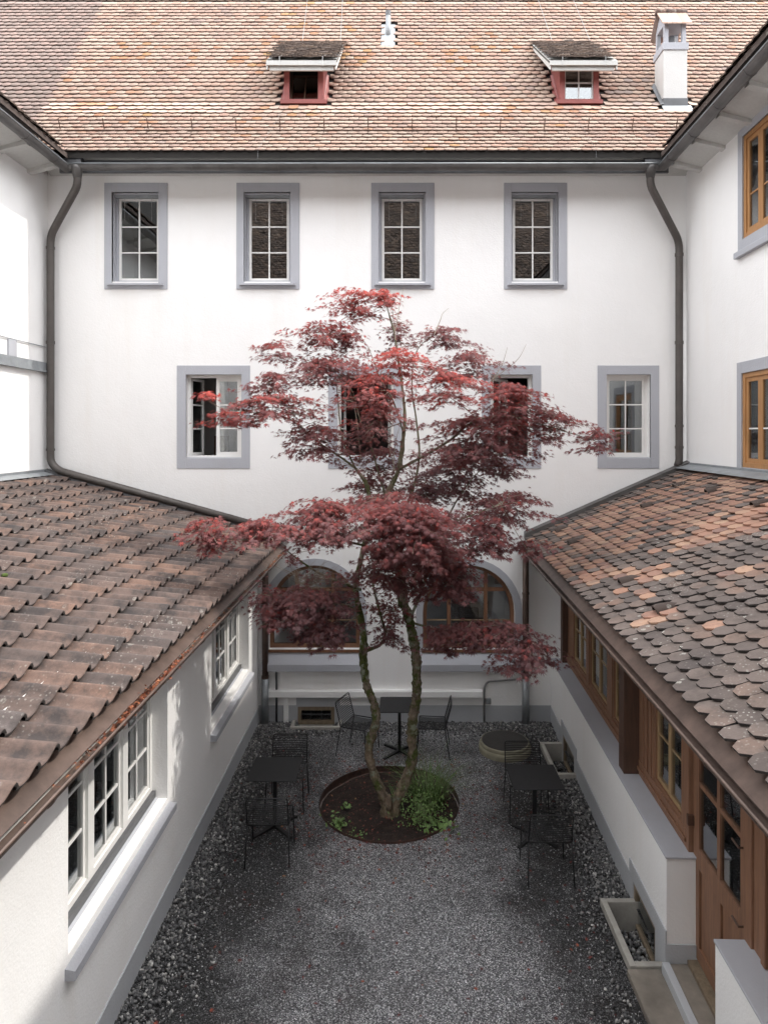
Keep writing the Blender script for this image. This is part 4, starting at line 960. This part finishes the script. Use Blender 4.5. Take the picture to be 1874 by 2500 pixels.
# ================================================================== COURT: wells, steps, planter, manhole
def light_well(x0, x1, y0, y1, label, skew=True):
    o = thing('light_well', label, 'light well', ((x0+x1)/2, (y0+y1)/2, 0))
    zt = .075
    MB().box(x0, x0+.06, y0, y1, -.3, zt).build('curb', 'concrete', o, bevel=.006)
    MB().box(x0+.06, x1+.05, y1-.06, y1, -.3, zt-.002).build('curb', 'concrete', o, bevel=.006)
    MB().box(x0+.06, x1+.02, y0, y0+.06, -.3, zt-.002).build('curb', 'concrete', o, bevel=.006)
    MB().box(x0+.05, x1+.06, y0+.05, y1-.05, -.32, -.24).build('floor', 'soil', o)
    pts = []
    for i in range(260): pts.append((rng.uniform(x0+.09, x1), rng.uniform(y0+.09, y1-.09), -.215+rng.uniform(0, .03)))
    return o, pts
wells_pts = []
for k, lb in (('near', 'pale concrete light well filled with pebbles beside the door step'), ('far', 'pale concrete light well behind the square table, near the round manhole')):
    o, p = light_well(*WELLS[k], lb); wells_pts.append((o, p))
o = thing('light_well', 'shallow pale concrete light well under the barred cellar window', 'light well', (-1.36, 11.35, 0))
MB().box(-1.78, -.94, 11.19, 11.25, -.3, .045).build('curb', 'concrete', o, bevel=.006)
MB().box(-1.78, -1.72, 11.25, 11.5, -.3, .043).build('curb', 'concrete', o, bevel=.006)
MB().box(-1.0, -.94, 11.25, 11.5, -.3, .043).build('curb', 'concrete', o, bevel=.006)
MB().box(-1.72, -1.0, 11.25, 11.5, -.3, -.10).build('floor', 'concrete', o)

o = thing('door_step', 'stained concrete step slab in front of the timber door', 'step', (2.3, 5.2, 0))
MB().box(2.075, 2.375, 3.8, 6.115, -.1, .06).build('slab', 'step_stone', o, bevel=.008)
MB(TR).box(5.10, 6.08, .02, TD-.06, -.1, .135).build('upper_slab', 'step_stone', o, bevel=.006)
MB(TR).box(5.10, 6.08, -.05, .018, -.1, .15).build('riser_edge', 'plinth_paint', o, bevel=.004)

pl_o = thing('planter_ring', 'round rusty steel planter ring holding dark soil around the maple', 'planter', (RC[0], RC[1], 0))
MB().lathe([(RR+.004, -.15), (RR+.003, .028), (RR-.007, .028), (RR-.010, -.15)], (RC[0], RC[1], 0), 72).build('steel_ring', 'rusty_steel', pl_o, smooth=False)
def soil_disc():
    m = MB(); nr_, ns = 14, 48; vs_ = [(RC[0], RC[1], -.04)]
    for i in range(1, nr_+1):
        for k in range(ns):
            r = (RR-.012)*i/nr_; a = 2*math.pi*k/ns
            vs_.append((RC[0]+r*math.cos(a), RC[1]+r*math.sin(a), -.05+.018*math.sin(r*7+a*3)*math.cos(a*2+r*5)+rng.normal(0, .005)-(.012*i/nr_)))
    fs_ = [(0, 1+k, 1+(k+1) % ns) for k in range(ns)]
    for i in range(1, nr_):
        b0, b1 = 1+(i-1)*ns, 1+i*ns
        fs_ += [(b0+k, b1+k, b1+(k+1) % ns, b0+(k+1) % ns) for k in range(ns)]
    m.add(vs_, fs_); return m.build('soil', 'soil', pl_o, smooth=True, recalc=False)
soil_disc()

mh = thing('manhole', 'round concrete manhole collar with dark grated cover by the downpipe', 'manhole', (1.66, 10.47, 0))
c = (1.66, 10.47, 0)
MB().lathe([(.395, -.02), (.40, .05), (.395, .095), (.378, .10)], c, 48).build('base_ring', 'ring_concrete', mh, smooth=True)
MB().lathe([(.376, .085), (.38, .10), (.378, .14), (.368, .152), (.352, .152), (.35, .12)], c, 48).build('upper_ring', 'ring_concrete', mh, smooth=True)
MB().lathe([(.353, .14), (.351, .158), (.32, .162), (.001, .168)], c, 48).build('cover', 'grate', mh)

# ------------------------------------------------------------------ stones
def ico():
    t = (1+5**.5)/2; v = [(-1,t,0),(1,t,0),(-1,-t,0),(1,-t,0),(0,-1,t),(0,1,t),(0,-1,-t),(0,1,-t),(t,0,-1),(t,0,1),(-t,0,-1),(-t,0,1)]
    f = [(0,11,5),(0,5,1),(0,1,7),(0,7,10),(0,10,11),(1,5,9),(5,11,4),(11,10,2),(10,7,6),(7,1,8),(3,9,4),(3,4,2),(3,2,6),(3,6,8),(3,8,9),(4,9,5),(2,4,11),(6,2,10),(8,6,7),(9,8,1)]
    v = np.array(v)/math.hypot(1, t); v *= (1+np.random.default_rng(3).uniform(-.16, .16, (12, 1))); return v, f
def octa():
    v = np.array([(1,0,0),(-1,0,0),(0,1,0),(0,-1,0),(0,0,1),(0,0,-1)], float); v *= 1+np.random.default_rng(5).uniform(-.2, .2, (6, 1))
    return v, [(0,2,4),(2,1,4),(1,3,4),(3,0,4),(2,0,5),(1,2,5),(3,1,5),(0,3,5)]
ICO, OCT = ico(), octa()
def stone_m(p, s):
    q = rng.normal(size=4); q /= np.linalg.norm(q); a, b, c_, d = q
    Rm = np.array([[1-2*(c_*c_+d*d), 2*(b*c_-a*d), 2*(b*d+a*c_)], [2*(b*c_+a*d), 1-2*(b*b+d*d), 2*(c_*d-a*b)], [2*(b*d-a*c_), 2*(c_*d+a*b), 1-2*(b*b+c_*c_)]])
    sc = np.diag(s*rng.uniform([.75, .75, .5], [1.3, 1.1, .8])); A = Rm @ sc
    z = math.pi*2*rng.random(); return np.hstack([A, np.array(p).reshape(3, 1)])
def in_well(x, y): return any(x0-.02 < x < x1+.1 and y0-.02 < y < y1+.02 for x0, x1, y0, y1 in WELLS.values())
def wallR(y): return 2.61-SR*(BY-y)
pm_ = []
def edge(y): return .40+.07*math.sin(y*2.3)+.05*math.sin(y*5.1+1)
n = 0
while n < 13000:
    y = rng.uniform(3.2, 11.48); side = rng.random()
    if side < .40: x = -2.355+abs(rng.normal(0, 1))*edge(y)*.62
    elif side < .78: x = wallR(y)-.015-abs(rng.normal(0, 1))*edge(y+3)*.62
    else: x = rng.uniform(-2.3, 2.55); y = 11.47-abs(rng.normal(0, .26))
    if side >= .40 and x > 2.0 and y < 6.12: continue
    if in_well(x, y) or math.hypot(x-1.66, y-10.47) < .41 or x > wallR(y) or x < -2.36: continue
    s = rng.uniform(.008, .021)*(1.25 if rng.random() < .08 else 1); pm_.append(stone_m((x, y, s*.45+rng.uniform(0, .012)), s)); n += 1
stuff(instances('pebbles', *ICO, pm_, 'pebble', None), 'grey pebbles strewn along the foot of the court walls', 'pebbles')
for o, p in wells_pts: stuff(instances('pebbles', *ICO, [stone_m(q, rng.uniform(.014, .026)) for q in p], 'pebble', o))
gs = []
n = 0
while n < 46000:
    y = 3.4+7.9*rng.random()**1.25; x = rng.uniform(-2.3, 2.5)
    if in_well(x, y) or math.hypot(x-1.66, y-10.47) < .41 or math.hypot(x-RC[0], y-RC[1]) < RR+.01 or x > wallR(y) or (x > 2.05 and y < 6.12): continue
    gs.append(stone_m((x, y, .002), rng.uniform(.004, .0095))); n += 1
stuff(instances('gravel', *OCT, gs, 'gravel_stone', None), 'fine dark and pale grey gravel covering the court floor', 'gravel')
fm, fr = [], []
for i in range(1000):
    if rng.random() < .5: a = rng.uniform(0, 6.28); r = RR+abs(rng.normal(0, .35)); x, y = RC[0]+r*math.cos(a), RC[1]+r*math.sin(a)
    else: x, y = rng.uniform(-2.2, 2.3), rng.uniform(4.2, 11.2)
    if in_well(x, y) or abs(x) > 2.3 or math.hypot(x-RC[0], y-RC[1]) < RR+.02 or math.hypot(x-1.66, y-10.47) < .42: continue
    fm.append(rand_leaf((x, y, .014), rng.normal(0, .25, 3)+(0,0,1), rng.uniform(.018, .042))); fr.append(rng.beta(1.2, 2.2))
for i in range(420):
    a = rng.uniform(0, 6.28); r = (RR-.04)*math.sqrt(rng.random()); fm.append(rand_leaf((RC[0]+r*math.cos(a), RC[1]+r*math.sin(a), -.03), rng.normal(0, .3, 3)+(0,0,1), rng.uniform(.016, .03))); fr.append(rng.beta(1.2, 3))
stuff(instances('fallen_leaves', *LEAF, fm, 'leaf_litter', None, fr), 'fallen red maple leaves scattered over the gravel', 'leaves')

# ------------------------------------------------------------------ planting in the ring
def blades(n, c, spread, h, wd, lean, mat, parent, name, seg=4):
    m = MB()
    for i in range(n):
        a = rng.uniform(0, 6.28); r = spread*math.sqrt(rng.random()); p = np.array((c[0]+r*math.cos(a), c[1]+r*math.sin(a), c[2]))
        b = a+rng.normal(0, .6); H = h*rng.uniform(.5, 1.1); L = lean*rng.uniform(.3, 1.2)*H; side = np.array((-math.sin(b), math.cos(b), 0)); out = np.array((math.cos(b), math.sin(b), 0)); k0 = len(m.v)
        for k in range(seg+1):
            t = k/seg; q = p+out*L*t*t+np.array((0, 0, H*(t-.35*lean*t*t*t))); ww = wd*(1-t)*.5+.0004
            m.v += [tuple(q-side*ww), tuple(q+side*ww)]
        m.f += [(k0+2*k, k0+2*k+1, k0+2*k+3, k0+2*k+2) for k in range(seg)]
    return m.build(name, mat, parent, recalc=False)
gt = thing('grass_clump', 'tall arching green grass clump in the planter ring behind the right stem', 'grass', (.42, 8.98, -.06))
blades(260, (.40, 9.05, -.06), .24, .68, .012, .9, 'grass_green', gt, 'blades'); blades(40, (.50, 9.15, -.06), .2, .85, .006, .75, 'dry_stalk', gt, 'stalks')
gt = thing('grass_clump', 'small bright green tuft at the foot of the maple stems', 'grass', (-.02, 8.95, -.06))
blades(26, (-.02, 9.0, -.06), .08, .26, .02, .8, 'herb_green', gt, 'blades')
def leaf_quad_cluster(n, c, sp, zs, size, mat, parent, name):
    ms = []
    for i in range(n):
        p = (c[0]+rng.normal(0, sp), c[1]+rng.normal(0, sp), c[2]+abs(rng.normal(0, zs))); ms.append(rand_leaf(p, rng.normal(0, .5, 3)+(0,-.3,1), size*rng.uniform(.6, 1.2)))
    tv = [(-.5,0,0),(-.2,.32,.06),(.25,.28,.05),(.6,0,-.05),(.25,-.28,.05),(-.2,-.32,.06)]
    return instances(name, tv, [(0,1,2,3),(0,3,4,5)], ms, mat, parent)
hb = thing('herb_plant', 'bushy feathery herb filling the right side of the planter ring', 'plant', (.34, 8.55, -.06))
leaf_quad_cluster(1000, (.34, 8.62, -.05), .14, .22, .024, 'herb_green', hb, 'foliage'); blades(60, (.34, 8.62, -.06), .14, .34, .004, .3, 'dry_stalk', hb, 'stems')
hb = thing('herb_plant', 'low broad leaved weed by the right rim of the planter ring', 'plant', (.55, 8.45, -.06))
leaf_quad_cluster(60, (.57, 8.42, -.03), .10, .05, .07, 'herb_green', hb, 'foliage')
hb = thing('herb_plant', 'small yellow green weed by the left rim of the planter ring', 'plant', (-.75, 8.5, -.06))
leaf_quad_cluster(60, (-.76, 8.52, -.04), .07, .05, .05, 'herb_green', hb, 'foliage'); blades(14, (-.76, 8.52, -.06), .06, .2, .005, 1.0, 'herb_green', hb, 'stems')
hb = thing('herb_plant', 'tiny creeping weed in the front soil of the planter ring', 'plant', (-.5, 8.25, -.06))
leaf_quad_cluster(50, (-.48, 8.22, -.035), .08, .025, .03, 'herb_green', hb, 'foliage')
hb = thing('herb_plant', 'lone seedling in bare soil near the left rim of the planter ring', 'plant', (-.65, 8.9, -.06))
leaf_quad_cluster(14, (-.65, 8.9, -.03), .03, .03, .05, 'herb_green', hb, 'foliage')

# ================================================================== FURNITURE
def table(x, y, label):
    t = thing('bistro_table', label, 'table', (x, y, 0), 'square bistro tables', 0.0)
    MB().box(-.3, .3, -.3, .3, .728, .74).build('tabletop', 'table_black', t, bevel=.003)
    MB().box(-.12, .12, -.12, .12, .715, .727).build('mount', 'black_metal', t)
    MB().box(-.024, .024, -.024, .024, .03, .716).build('column', 'black_metal', t, bevel=.004)
    for k in range(4):
        a = math.pi/4+k*math.pi/2; c_, s_ = math.cos(a), math.sin(a)
        T = lambda r, w_, z, c_=c_, s_=s_: (c_*r-s_*w_, s_*r+c_*w_, z)
        m = MB(T); m.add([(.0,-.022,.02),(.33,-.018,.004),(.33,.018,.004),(.0,.022,.02),(.0,-.022,.055),(.33,-.018,.022),(.33,.018,.022),(.0,.022,.055)], [(0,3,2,1),(4,5,6,7),(0,1,5,4),(1,2,6,5),(2,3,7,6),(3,0,4,7)])
        m.build('foot', 'black_metal', t)
    return t
table(1.662, 8.21, 'black square bistro table beside the right hand parapet and far light well')
table(-1.52, 8.405, 'black square bistro table beside the low white wall with plain window sills')
table(.03, 10.40, 'black square bistro table behind the maple stems against the main building')
chair_proto = None
def make_chair(x, y, rz, label):
    """wire chair, faces local +y"""
    t = thing('wire_chair', label, 'chair', (x, y, 0), 'black wire chairs', rz)
    r = .0082; hw = .235
    for s in (-1, 1):
        MB().tube(bend([(s*hw, .20, .45), (s*hw, .215, .43), (s*(hw+.015), .235, 0)], .03), r, 6).build('leg', 'black_metal', t, smooth=True)
        MB().tube([(s*hw, -.19, .45), (s*(hw+.015), -.265, 0)], r, 6).build('leg', 'black_metal', t, smooth=True)
    MB().tube(bend([(-hw, -.19, .45), (-hw, .21, .452), (hw, .21, .452), (hw, -.19, .45), (-hw, -.19, .45)], .03), r, 6).build('seat_frame', 'black_metal', t, smooth=True)
    MB().tube(bend([(-hw, -.19, .45), (-hw*.98, -.285, .80), (hw*.98, -.285, .80), (hw, -.19, .45)], .035), r, 6).build('backrest_frame', 'black_metal', t, smooth=True)
    g = MB()
    for k in range(15):
        x_ = -hw+.03+k*(2*hw-.06)/14; g.tube([(x_, -.19, .447), (x_, -.05, .436), (x_, .12, .44), (x_, .21, .45)], .0046, 5)
    g.build('seat_wires', 'black_metal', t)
    g = MB()
    for k in range(12):
        f = (k+.6)/12.6; yy = -.19-.095*f; zz = .45+.35*f; g.tube([(-hw, yy, zz), (-hw*.5, yy-.018, zz), (hw*.5, yy-.018, zz), (hw, yy, zz)], .0046, 5)
    g.build('backrest_wires', 'black_metal', t)
    return t
def copy_chair(src, x, y, rz, label):
    t = src.copy(); COL.objects.link(t); t.location = (x, y, 0); t.rotation_euler = (0, 0, rz); t['label'] = label
    for ch_o in src.children:
        c_ = ch_o.copy(); COL.objects.link(c_); c_.parent = t
    return t
c0 = make_chair(1.66, 7.55, 0, 'black wire chair on the door side of the table by the parapet')
copy_chair(c0, -1.48, 7.88, R(2), 'black wire chair on the door side of the table by the low white wall')
copy_chair(c0, -1.46, 8.95, R(180), 'black wire chair on the cellar window side of the table by the low white wall')
copy_chair(c0, 1.66, 8.74, R(180), 'black wire chair between the round manhole and the table by the parapet')
copy_chair(c0, -.60, 10.42, R(-112), 'black wire chair next to the cellar window at the table behind the maple')
copy_chair(c0, .54, 10.42, R(86), 'black wire chair on the manhole side of the table behind the maple')

# ================================================================== JAPANESE MAPLE
tree = thing('maple_tree', 'red leaved japanese maple with two mossy stems rising from the steel planter ring', 'tree', (-.107, 8.8, 0))
def px_path(pts): return [P(*p) for p in pts]
TLp = [(950,2015,8.8),(938,1955,8.78),(918,1905,8.75),(901,1850,8.72),(903,1813,8.70),(917,1764,8.68),(914,1723,8.68),(896,1678,8.68),(890,1644,8.7),(886,1599,8.7),(888,1560,8.7),(878,1500,8.75),(868,1430,8.8),(880,1370,8.8),(895,1300,8.8),(903,1250,8.8),(896,1187,8.8),(867,1143,8.8)]
TRp = [(952,2015,8.84),(968,1955,8.85),(990,1905,8.88),(1006,1850,8.9),(1005,1802,8.9),(1007,1757,8.9),(1015,1712,8.9),(1017,1667,8.9),(1016,1621,8.9),(1013,1587,8.9),(1005,1542,8.9),(994,1497,8.9),(982,1463,8.9),(978,1400,8.9),(965,1340,8.9),(950,1280,8.9),(943,1216,8.95),(972,1147,9.0),(985,1060,9.0),(987,998,9.0),(975,900,9.0),(962,815,9.0),(940,735,9.0)]
def stem(pts, radii, name, seg=12):
    path = catmull(px_path(pts), 9); rs = [r*1.12 for r in lerp_list(radii, len(path))]
    rs = [r*(1+.08*math.sin(i*.53)+.06*math.sin(i*1.31+1)+rng.normal(0, .05)) for i, r in enumerate(rs)]
    MB().tube(path, rs, seg, jit=.16).build(name, 'bark', tree, smooth=True); return path, rs
nodes = []
for (pts, radii, nm) in ((TLp, [.085,.06,.05,.046,.048,.05,.046,.044,.044,.05,.043,.038,.034,.03,.027,.025,.022,.018], 'trunk'),
                         (TRp, [.09,.07,.062,.06,.057,.058,.057,.055,.055,.058,.054,.055,.053,.05,.046,.042,.036,.028,.022,.018,.014,.010,.006], 'trunk')):
    pa, rs = stem(pts, radii, nm); nodes += [(p, r) for p, r in zip(pa, rs) if p.z > 1.3]
MB().tube([P(950,1975,8.72), P(948,1962,8.72), P(947,1940,8.74)], [.045,.04,.03], 9, jit=.15).build('stump', 'bark', tree, smooth=True)
LIMBS = [  # main limbs read from the photograph (px, py, distance)
    ([(888,1590,8.7),(905,1585,8.7),(930,1572,8.7),(940,1545,8.7),(928,1500,8.7),(915,1450,8.7),(905,1400,8.7)], .030, .016),
    ([(867,1143,8.8),(834,1118,8.7),(780,1082,8.6),(733,1042,8.5),(690,1017,8.4),(617,1007,8.3),(560,1000,8.25)], .018, .005),
    ([(867,1143,8.8),(852,1111,8.8),(834,1064,8.8),(825,980,8.8),(815,880,8.8),(800,810,8.8)], .015, .004),
    ([(943,1216,8.95),(925,1160,9.1),(905,1090,9.1),(880,1030,9.1),(862,960,9.1)], .02, .005),
    ([(972,1147,9.0),(1045,1107,8.8),(1103,1071,8.6),(1153,1031,8.4),(1240,1015,8.3),(1350,1045,8.25),(1450,1075,8.2)], .024, .005),
    ([(965,1290,8.9),(1005,1200,9.1),(1023,1114,9.3),(1015,1020,9.4),(1005,948,9.4),(1015,860,9.4),(1060,815,9.4)], .024, .005),
    ([(1000,1510,8.9),(1030,1440,9.1),(1060,1340,9.3),(1110,1230,9.4),(1160,1160,9.4),(1211,1111,9.4)], .026, .005),
    ([(978,1400,8.9),(930,1350,8.3),(880,1330,7.8),(800,1315,7.5),(700,1310,7.4),(600,1318,7.3),(500,1312,7.25)], .022, .004),
    ([(970,1350,8.9),(1010,1310,8.3),(1050,1290,7.9),(1120,1270,7.8),(1220,1230,7.8)], .022, .005),
    ([(880,1500,8.75),(850,1480,8.3),(800,1470,8.0),(720,1460,7.8),(660,1455,7.7)], .022, .005),
    ([(1003,1520,8.9),(1060,1535,8.5),(1130,1550,8.1),(1230,1565,7.9),(1330,1600,7.8)], .02, .004),
    ([(880,1440,8.8),(840,1425,8.6),(780,1400,8.4),(720,1360,8.2),(690,1335,8.1)], .022, .010),
    ([(985,1060,9.0),(960,980,8.6),(930,930,8.4),(915,890,8.3),(900,850,8.2)], .014, .004),
    ([(862,960,9.1),(820,905,9.0),(750,880,8.9),(690,868,8.85)], .008, .003)]
for pts, r0, r1 in LIMBS:
    path = catmull(px_path(pts), 5); rs = list(np.linspace(r0*.85, r1*.7, len(path)))
    MB().tube(path, rs, 8, jit=.08).build('limb', 'bark', tree, smooth=True); nodes += [(p, r) for p, r in zip(path, rs)]
# bare twigs
for pts in ([(962,815),(970,780),(975,745),(985,700)],[(1060,815),(1075,780),(1080,765),(1095,752)],[(1160,960),(1230,905),(1265,875),(1284,840)],[(1200,930),(1225,890),(1238,848)],[(965,830),(958,760),(955,720)],[(833,900),(825,870),(818,886)],[(880,1120),(868,1010),(845,930)],[(965,1150),(940,1060),(915,1000)],[(960,1150),(965,1080),(985,1010)]):
    q = catmull([P(x, y, 8.9+.1*i) for i, (x, y) in enumerate(pts)], 4); MB().tube(q, list(np.linspace(.007, .002, len(q))), 5).build('bare_twig', 'twig', tree)
bt = MB()
for i in range(60):                                        # bare twig tangle by the left arch
    a = rng.uniform(-2.6, .4); L = rng.uniform(40, 130); x0, y0 = 745+rng.normal(0, 14), 1425+rng.normal(0, 8)
    q = catmull([P(x0, y0, 8.2), P(x0+L*.5*math.cos(a)+rng.normal(0, 6), y0+L*.3*math.sin(a)+rng.normal(0, 6), 8.2), P(x0+L*math.cos(a), y0+L*.45*math.sin(a)-8, 8.2)], 3); bt.tube(q, list(np.linspace(.004, .0012, len(q))), 4)
stuff(bt.build('twig_tangle', 'twig', tree))
# foliage pads: photo pixel box (x0, x1, y0, y1), distance, leaves per m2 factor, tone (sunlit red, shaded dark, put into the leaf colour)
d = 1.1303
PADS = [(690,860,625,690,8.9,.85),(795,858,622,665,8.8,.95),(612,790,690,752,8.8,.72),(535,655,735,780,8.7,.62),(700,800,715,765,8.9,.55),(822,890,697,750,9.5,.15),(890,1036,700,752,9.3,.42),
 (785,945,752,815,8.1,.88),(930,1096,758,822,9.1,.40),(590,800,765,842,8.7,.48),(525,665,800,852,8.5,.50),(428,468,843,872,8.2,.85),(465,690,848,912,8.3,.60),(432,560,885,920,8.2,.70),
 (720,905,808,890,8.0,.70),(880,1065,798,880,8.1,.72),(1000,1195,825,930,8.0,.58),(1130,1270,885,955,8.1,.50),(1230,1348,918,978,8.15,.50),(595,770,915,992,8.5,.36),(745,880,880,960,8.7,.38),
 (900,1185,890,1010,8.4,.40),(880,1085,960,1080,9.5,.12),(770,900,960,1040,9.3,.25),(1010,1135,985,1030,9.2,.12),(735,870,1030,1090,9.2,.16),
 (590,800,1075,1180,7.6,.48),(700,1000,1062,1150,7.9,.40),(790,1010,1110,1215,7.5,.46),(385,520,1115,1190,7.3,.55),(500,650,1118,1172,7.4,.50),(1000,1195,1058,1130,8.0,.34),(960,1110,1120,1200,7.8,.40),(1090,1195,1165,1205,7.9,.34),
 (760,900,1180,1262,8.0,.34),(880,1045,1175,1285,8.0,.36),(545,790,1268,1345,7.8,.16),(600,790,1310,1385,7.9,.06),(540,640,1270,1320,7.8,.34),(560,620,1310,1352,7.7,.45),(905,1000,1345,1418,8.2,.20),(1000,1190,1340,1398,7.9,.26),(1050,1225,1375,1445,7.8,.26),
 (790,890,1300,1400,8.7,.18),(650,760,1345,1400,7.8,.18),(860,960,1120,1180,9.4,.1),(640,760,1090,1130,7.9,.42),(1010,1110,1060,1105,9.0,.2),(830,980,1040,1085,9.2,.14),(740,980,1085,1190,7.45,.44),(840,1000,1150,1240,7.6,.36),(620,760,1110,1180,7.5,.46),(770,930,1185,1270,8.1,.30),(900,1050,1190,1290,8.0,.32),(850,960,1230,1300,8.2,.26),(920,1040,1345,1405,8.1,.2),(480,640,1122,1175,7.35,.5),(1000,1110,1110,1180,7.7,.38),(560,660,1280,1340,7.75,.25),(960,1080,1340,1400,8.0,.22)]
leaf_m, leaf_r, tw = [], [], MB()
npos = np.array([tuple(p) for p, r in nodes])
for (x0, x1, y0, y1, Y, tone) in PADS:
    x0, x1, y0, y1 = x0*d, x1*d, y0*d, y1*d
    c = np.array(P((x0+x1)/2, (y0+y1)/2, Y)); rx = (x1-x0)/2/1650*Y; rz = (y1-y0)/2/1650*Y; ry = min(max(rx*.75, .22), .75)
    # branch from nearest lower limb point
    dist = np.linalg.norm((npos-c)*np.array((1, 1, 1.3)), axis=1)+np.where(npos[:, 2] > c[2]+.05, .6, 0); j = int(np.argmin(dist)); q0 = npos[j]
    bpath = catmull([q0, q0*.5+c*.5+np.array((0, 0, -.04)), c+np.array((0, 0, -rz*.5))], 5); tw.tube(bpath, list(np.linspace(min(nodes[j][1]*.8, .012), .005, len(bpath))), 5)
    area = rx*rz*math.pi; nspray = int(9+(140 if Y < 7.85 and tone > .3 else 104)*area)
    for k in range(nspray):
        phi = rng.uniform(0, 2*math.pi); reach = rng.uniform(.45, 1.0) if rng.random() < .82 else rng.uniform(1.0, 1.25)
        tier = rng.choice((-.75, -.3, .15, .6, .9))+rng.normal(0, .12); st = rng.uniform(0, .35)
        ex, ey = math.cos(phi)*rx*reach, math.sin(phi)*ry*reach; L = math.hypot(ex, ey)*(1-st)
        hz0 = tier*rz*.85; curl = rng.normal(0, .12); fl_ = reach*math.sqrt(max(0., 1-min(tier*tier, .8)))+.25
        ex *= min(fl_, 1.1); ey *= min(fl_, 1.1)
        out = np.array((ex, ey, 0))/max(math.hypot(ex, ey), 1e-6); sidev = np.array((-out[1], out[0], 0)); last = None
        nn = max(3, int(L/.042)); pth = []
        for j_ in range(nn+1):
            t_ = st+(1-st)*j_/nn
            q = c+np.array((ex*t_, ey*t_, hz0+rz*(.30*t_-.62*t_*t_)))+sidev*curl*t_*t_*L; pth.append(q)
            for l in range(3 if t_ > .5 else 2):
                sd = rng.normal(0, .052); p = q+sidev*sd+out*rng.normal(0, .03)+np.array((0, 0, rng.normal(-.008, .014)))
                xd = out*.8+sidev*np.sign(sd)*.7+rng.normal(0, .35, 3); nrm = np.array((out[0]*.3, out[1]*.3-.30, 1.0))+sidev*sd*5+rng.normal(0, .30, 3)
                n_ = nrm/np.linalg.norm(nrm); xd = xd-n_*xd.dot(n_); xd /= np.linalg.norm(xd); sz = .030+.04*rng.beta(2, 2)
                leaf_m.append(mat34(p, xd*sz, np.cross(n_, xd)*sz, n_*sz))
                leaf_r.append(np.clip(tone*.82+rng.normal(0, .15)+.16*(tier > .3), 0, 1))  # upper tiers redder: sunlit tops put into the leaf colour
        if rng.random() < .6: tw.tube([pth[0]-np.array((0,0,.012)), pth[len(pth)//2]-np.array((0,0,.012)), pth[-1]-np.array((0,0,.012))], [.0038, .0028, .0012], 4)
cand_n = [p for p, r in nodes if p.z > 2.4 and r < .02]
for k in range(210):
    q0 = np.array(cand_n[int(rng.integers(len(cand_n)))]); out = rng.normal(0, 1, 3); out[2] = abs(out[2])*.3; out /= np.linalg.norm(out); L = rng.uniform(.18, .5)
    low = q0[2] < 4.6; pth = [q0, q0+out*L*.5+np.array((0,0,.03)), q0+out*L]
    tw.tube(pth, [.004, .003, .0012], 4)
    for l in range(int(L/.022)):
        t_ = rng.uniform(.35, 1.05); p = q0+out*L*t_+rng.normal(0, .035, 3); n_ = np.array((0, -.3, 1.))+rng.normal(0, .35, 3); leaf_m.append(rand_leaf(p, n_, rng.uniform(.036, .06))); leaf_r.append(np.clip((.28 if low else .48)+rng.normal(0, .17), 0, 1))  # lower sprays get a darker leaf colour for their shade
stuff(tw.build('twigs', 'twig', tree))
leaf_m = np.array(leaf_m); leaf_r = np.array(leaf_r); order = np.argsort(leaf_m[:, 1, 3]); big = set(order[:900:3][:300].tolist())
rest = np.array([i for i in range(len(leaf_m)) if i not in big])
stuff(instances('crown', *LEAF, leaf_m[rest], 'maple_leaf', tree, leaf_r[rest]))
# the leaves nearest the lens as single pieces (five tones share five meshes)
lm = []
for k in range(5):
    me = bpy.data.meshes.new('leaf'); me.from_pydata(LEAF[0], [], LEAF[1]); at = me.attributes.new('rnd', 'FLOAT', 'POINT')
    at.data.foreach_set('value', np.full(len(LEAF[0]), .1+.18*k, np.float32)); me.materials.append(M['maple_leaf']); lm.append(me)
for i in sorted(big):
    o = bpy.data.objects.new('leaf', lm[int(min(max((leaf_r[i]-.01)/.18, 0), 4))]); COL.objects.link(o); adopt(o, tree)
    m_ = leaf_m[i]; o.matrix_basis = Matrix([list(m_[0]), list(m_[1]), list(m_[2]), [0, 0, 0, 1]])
print('leaves', len(leaf_m))
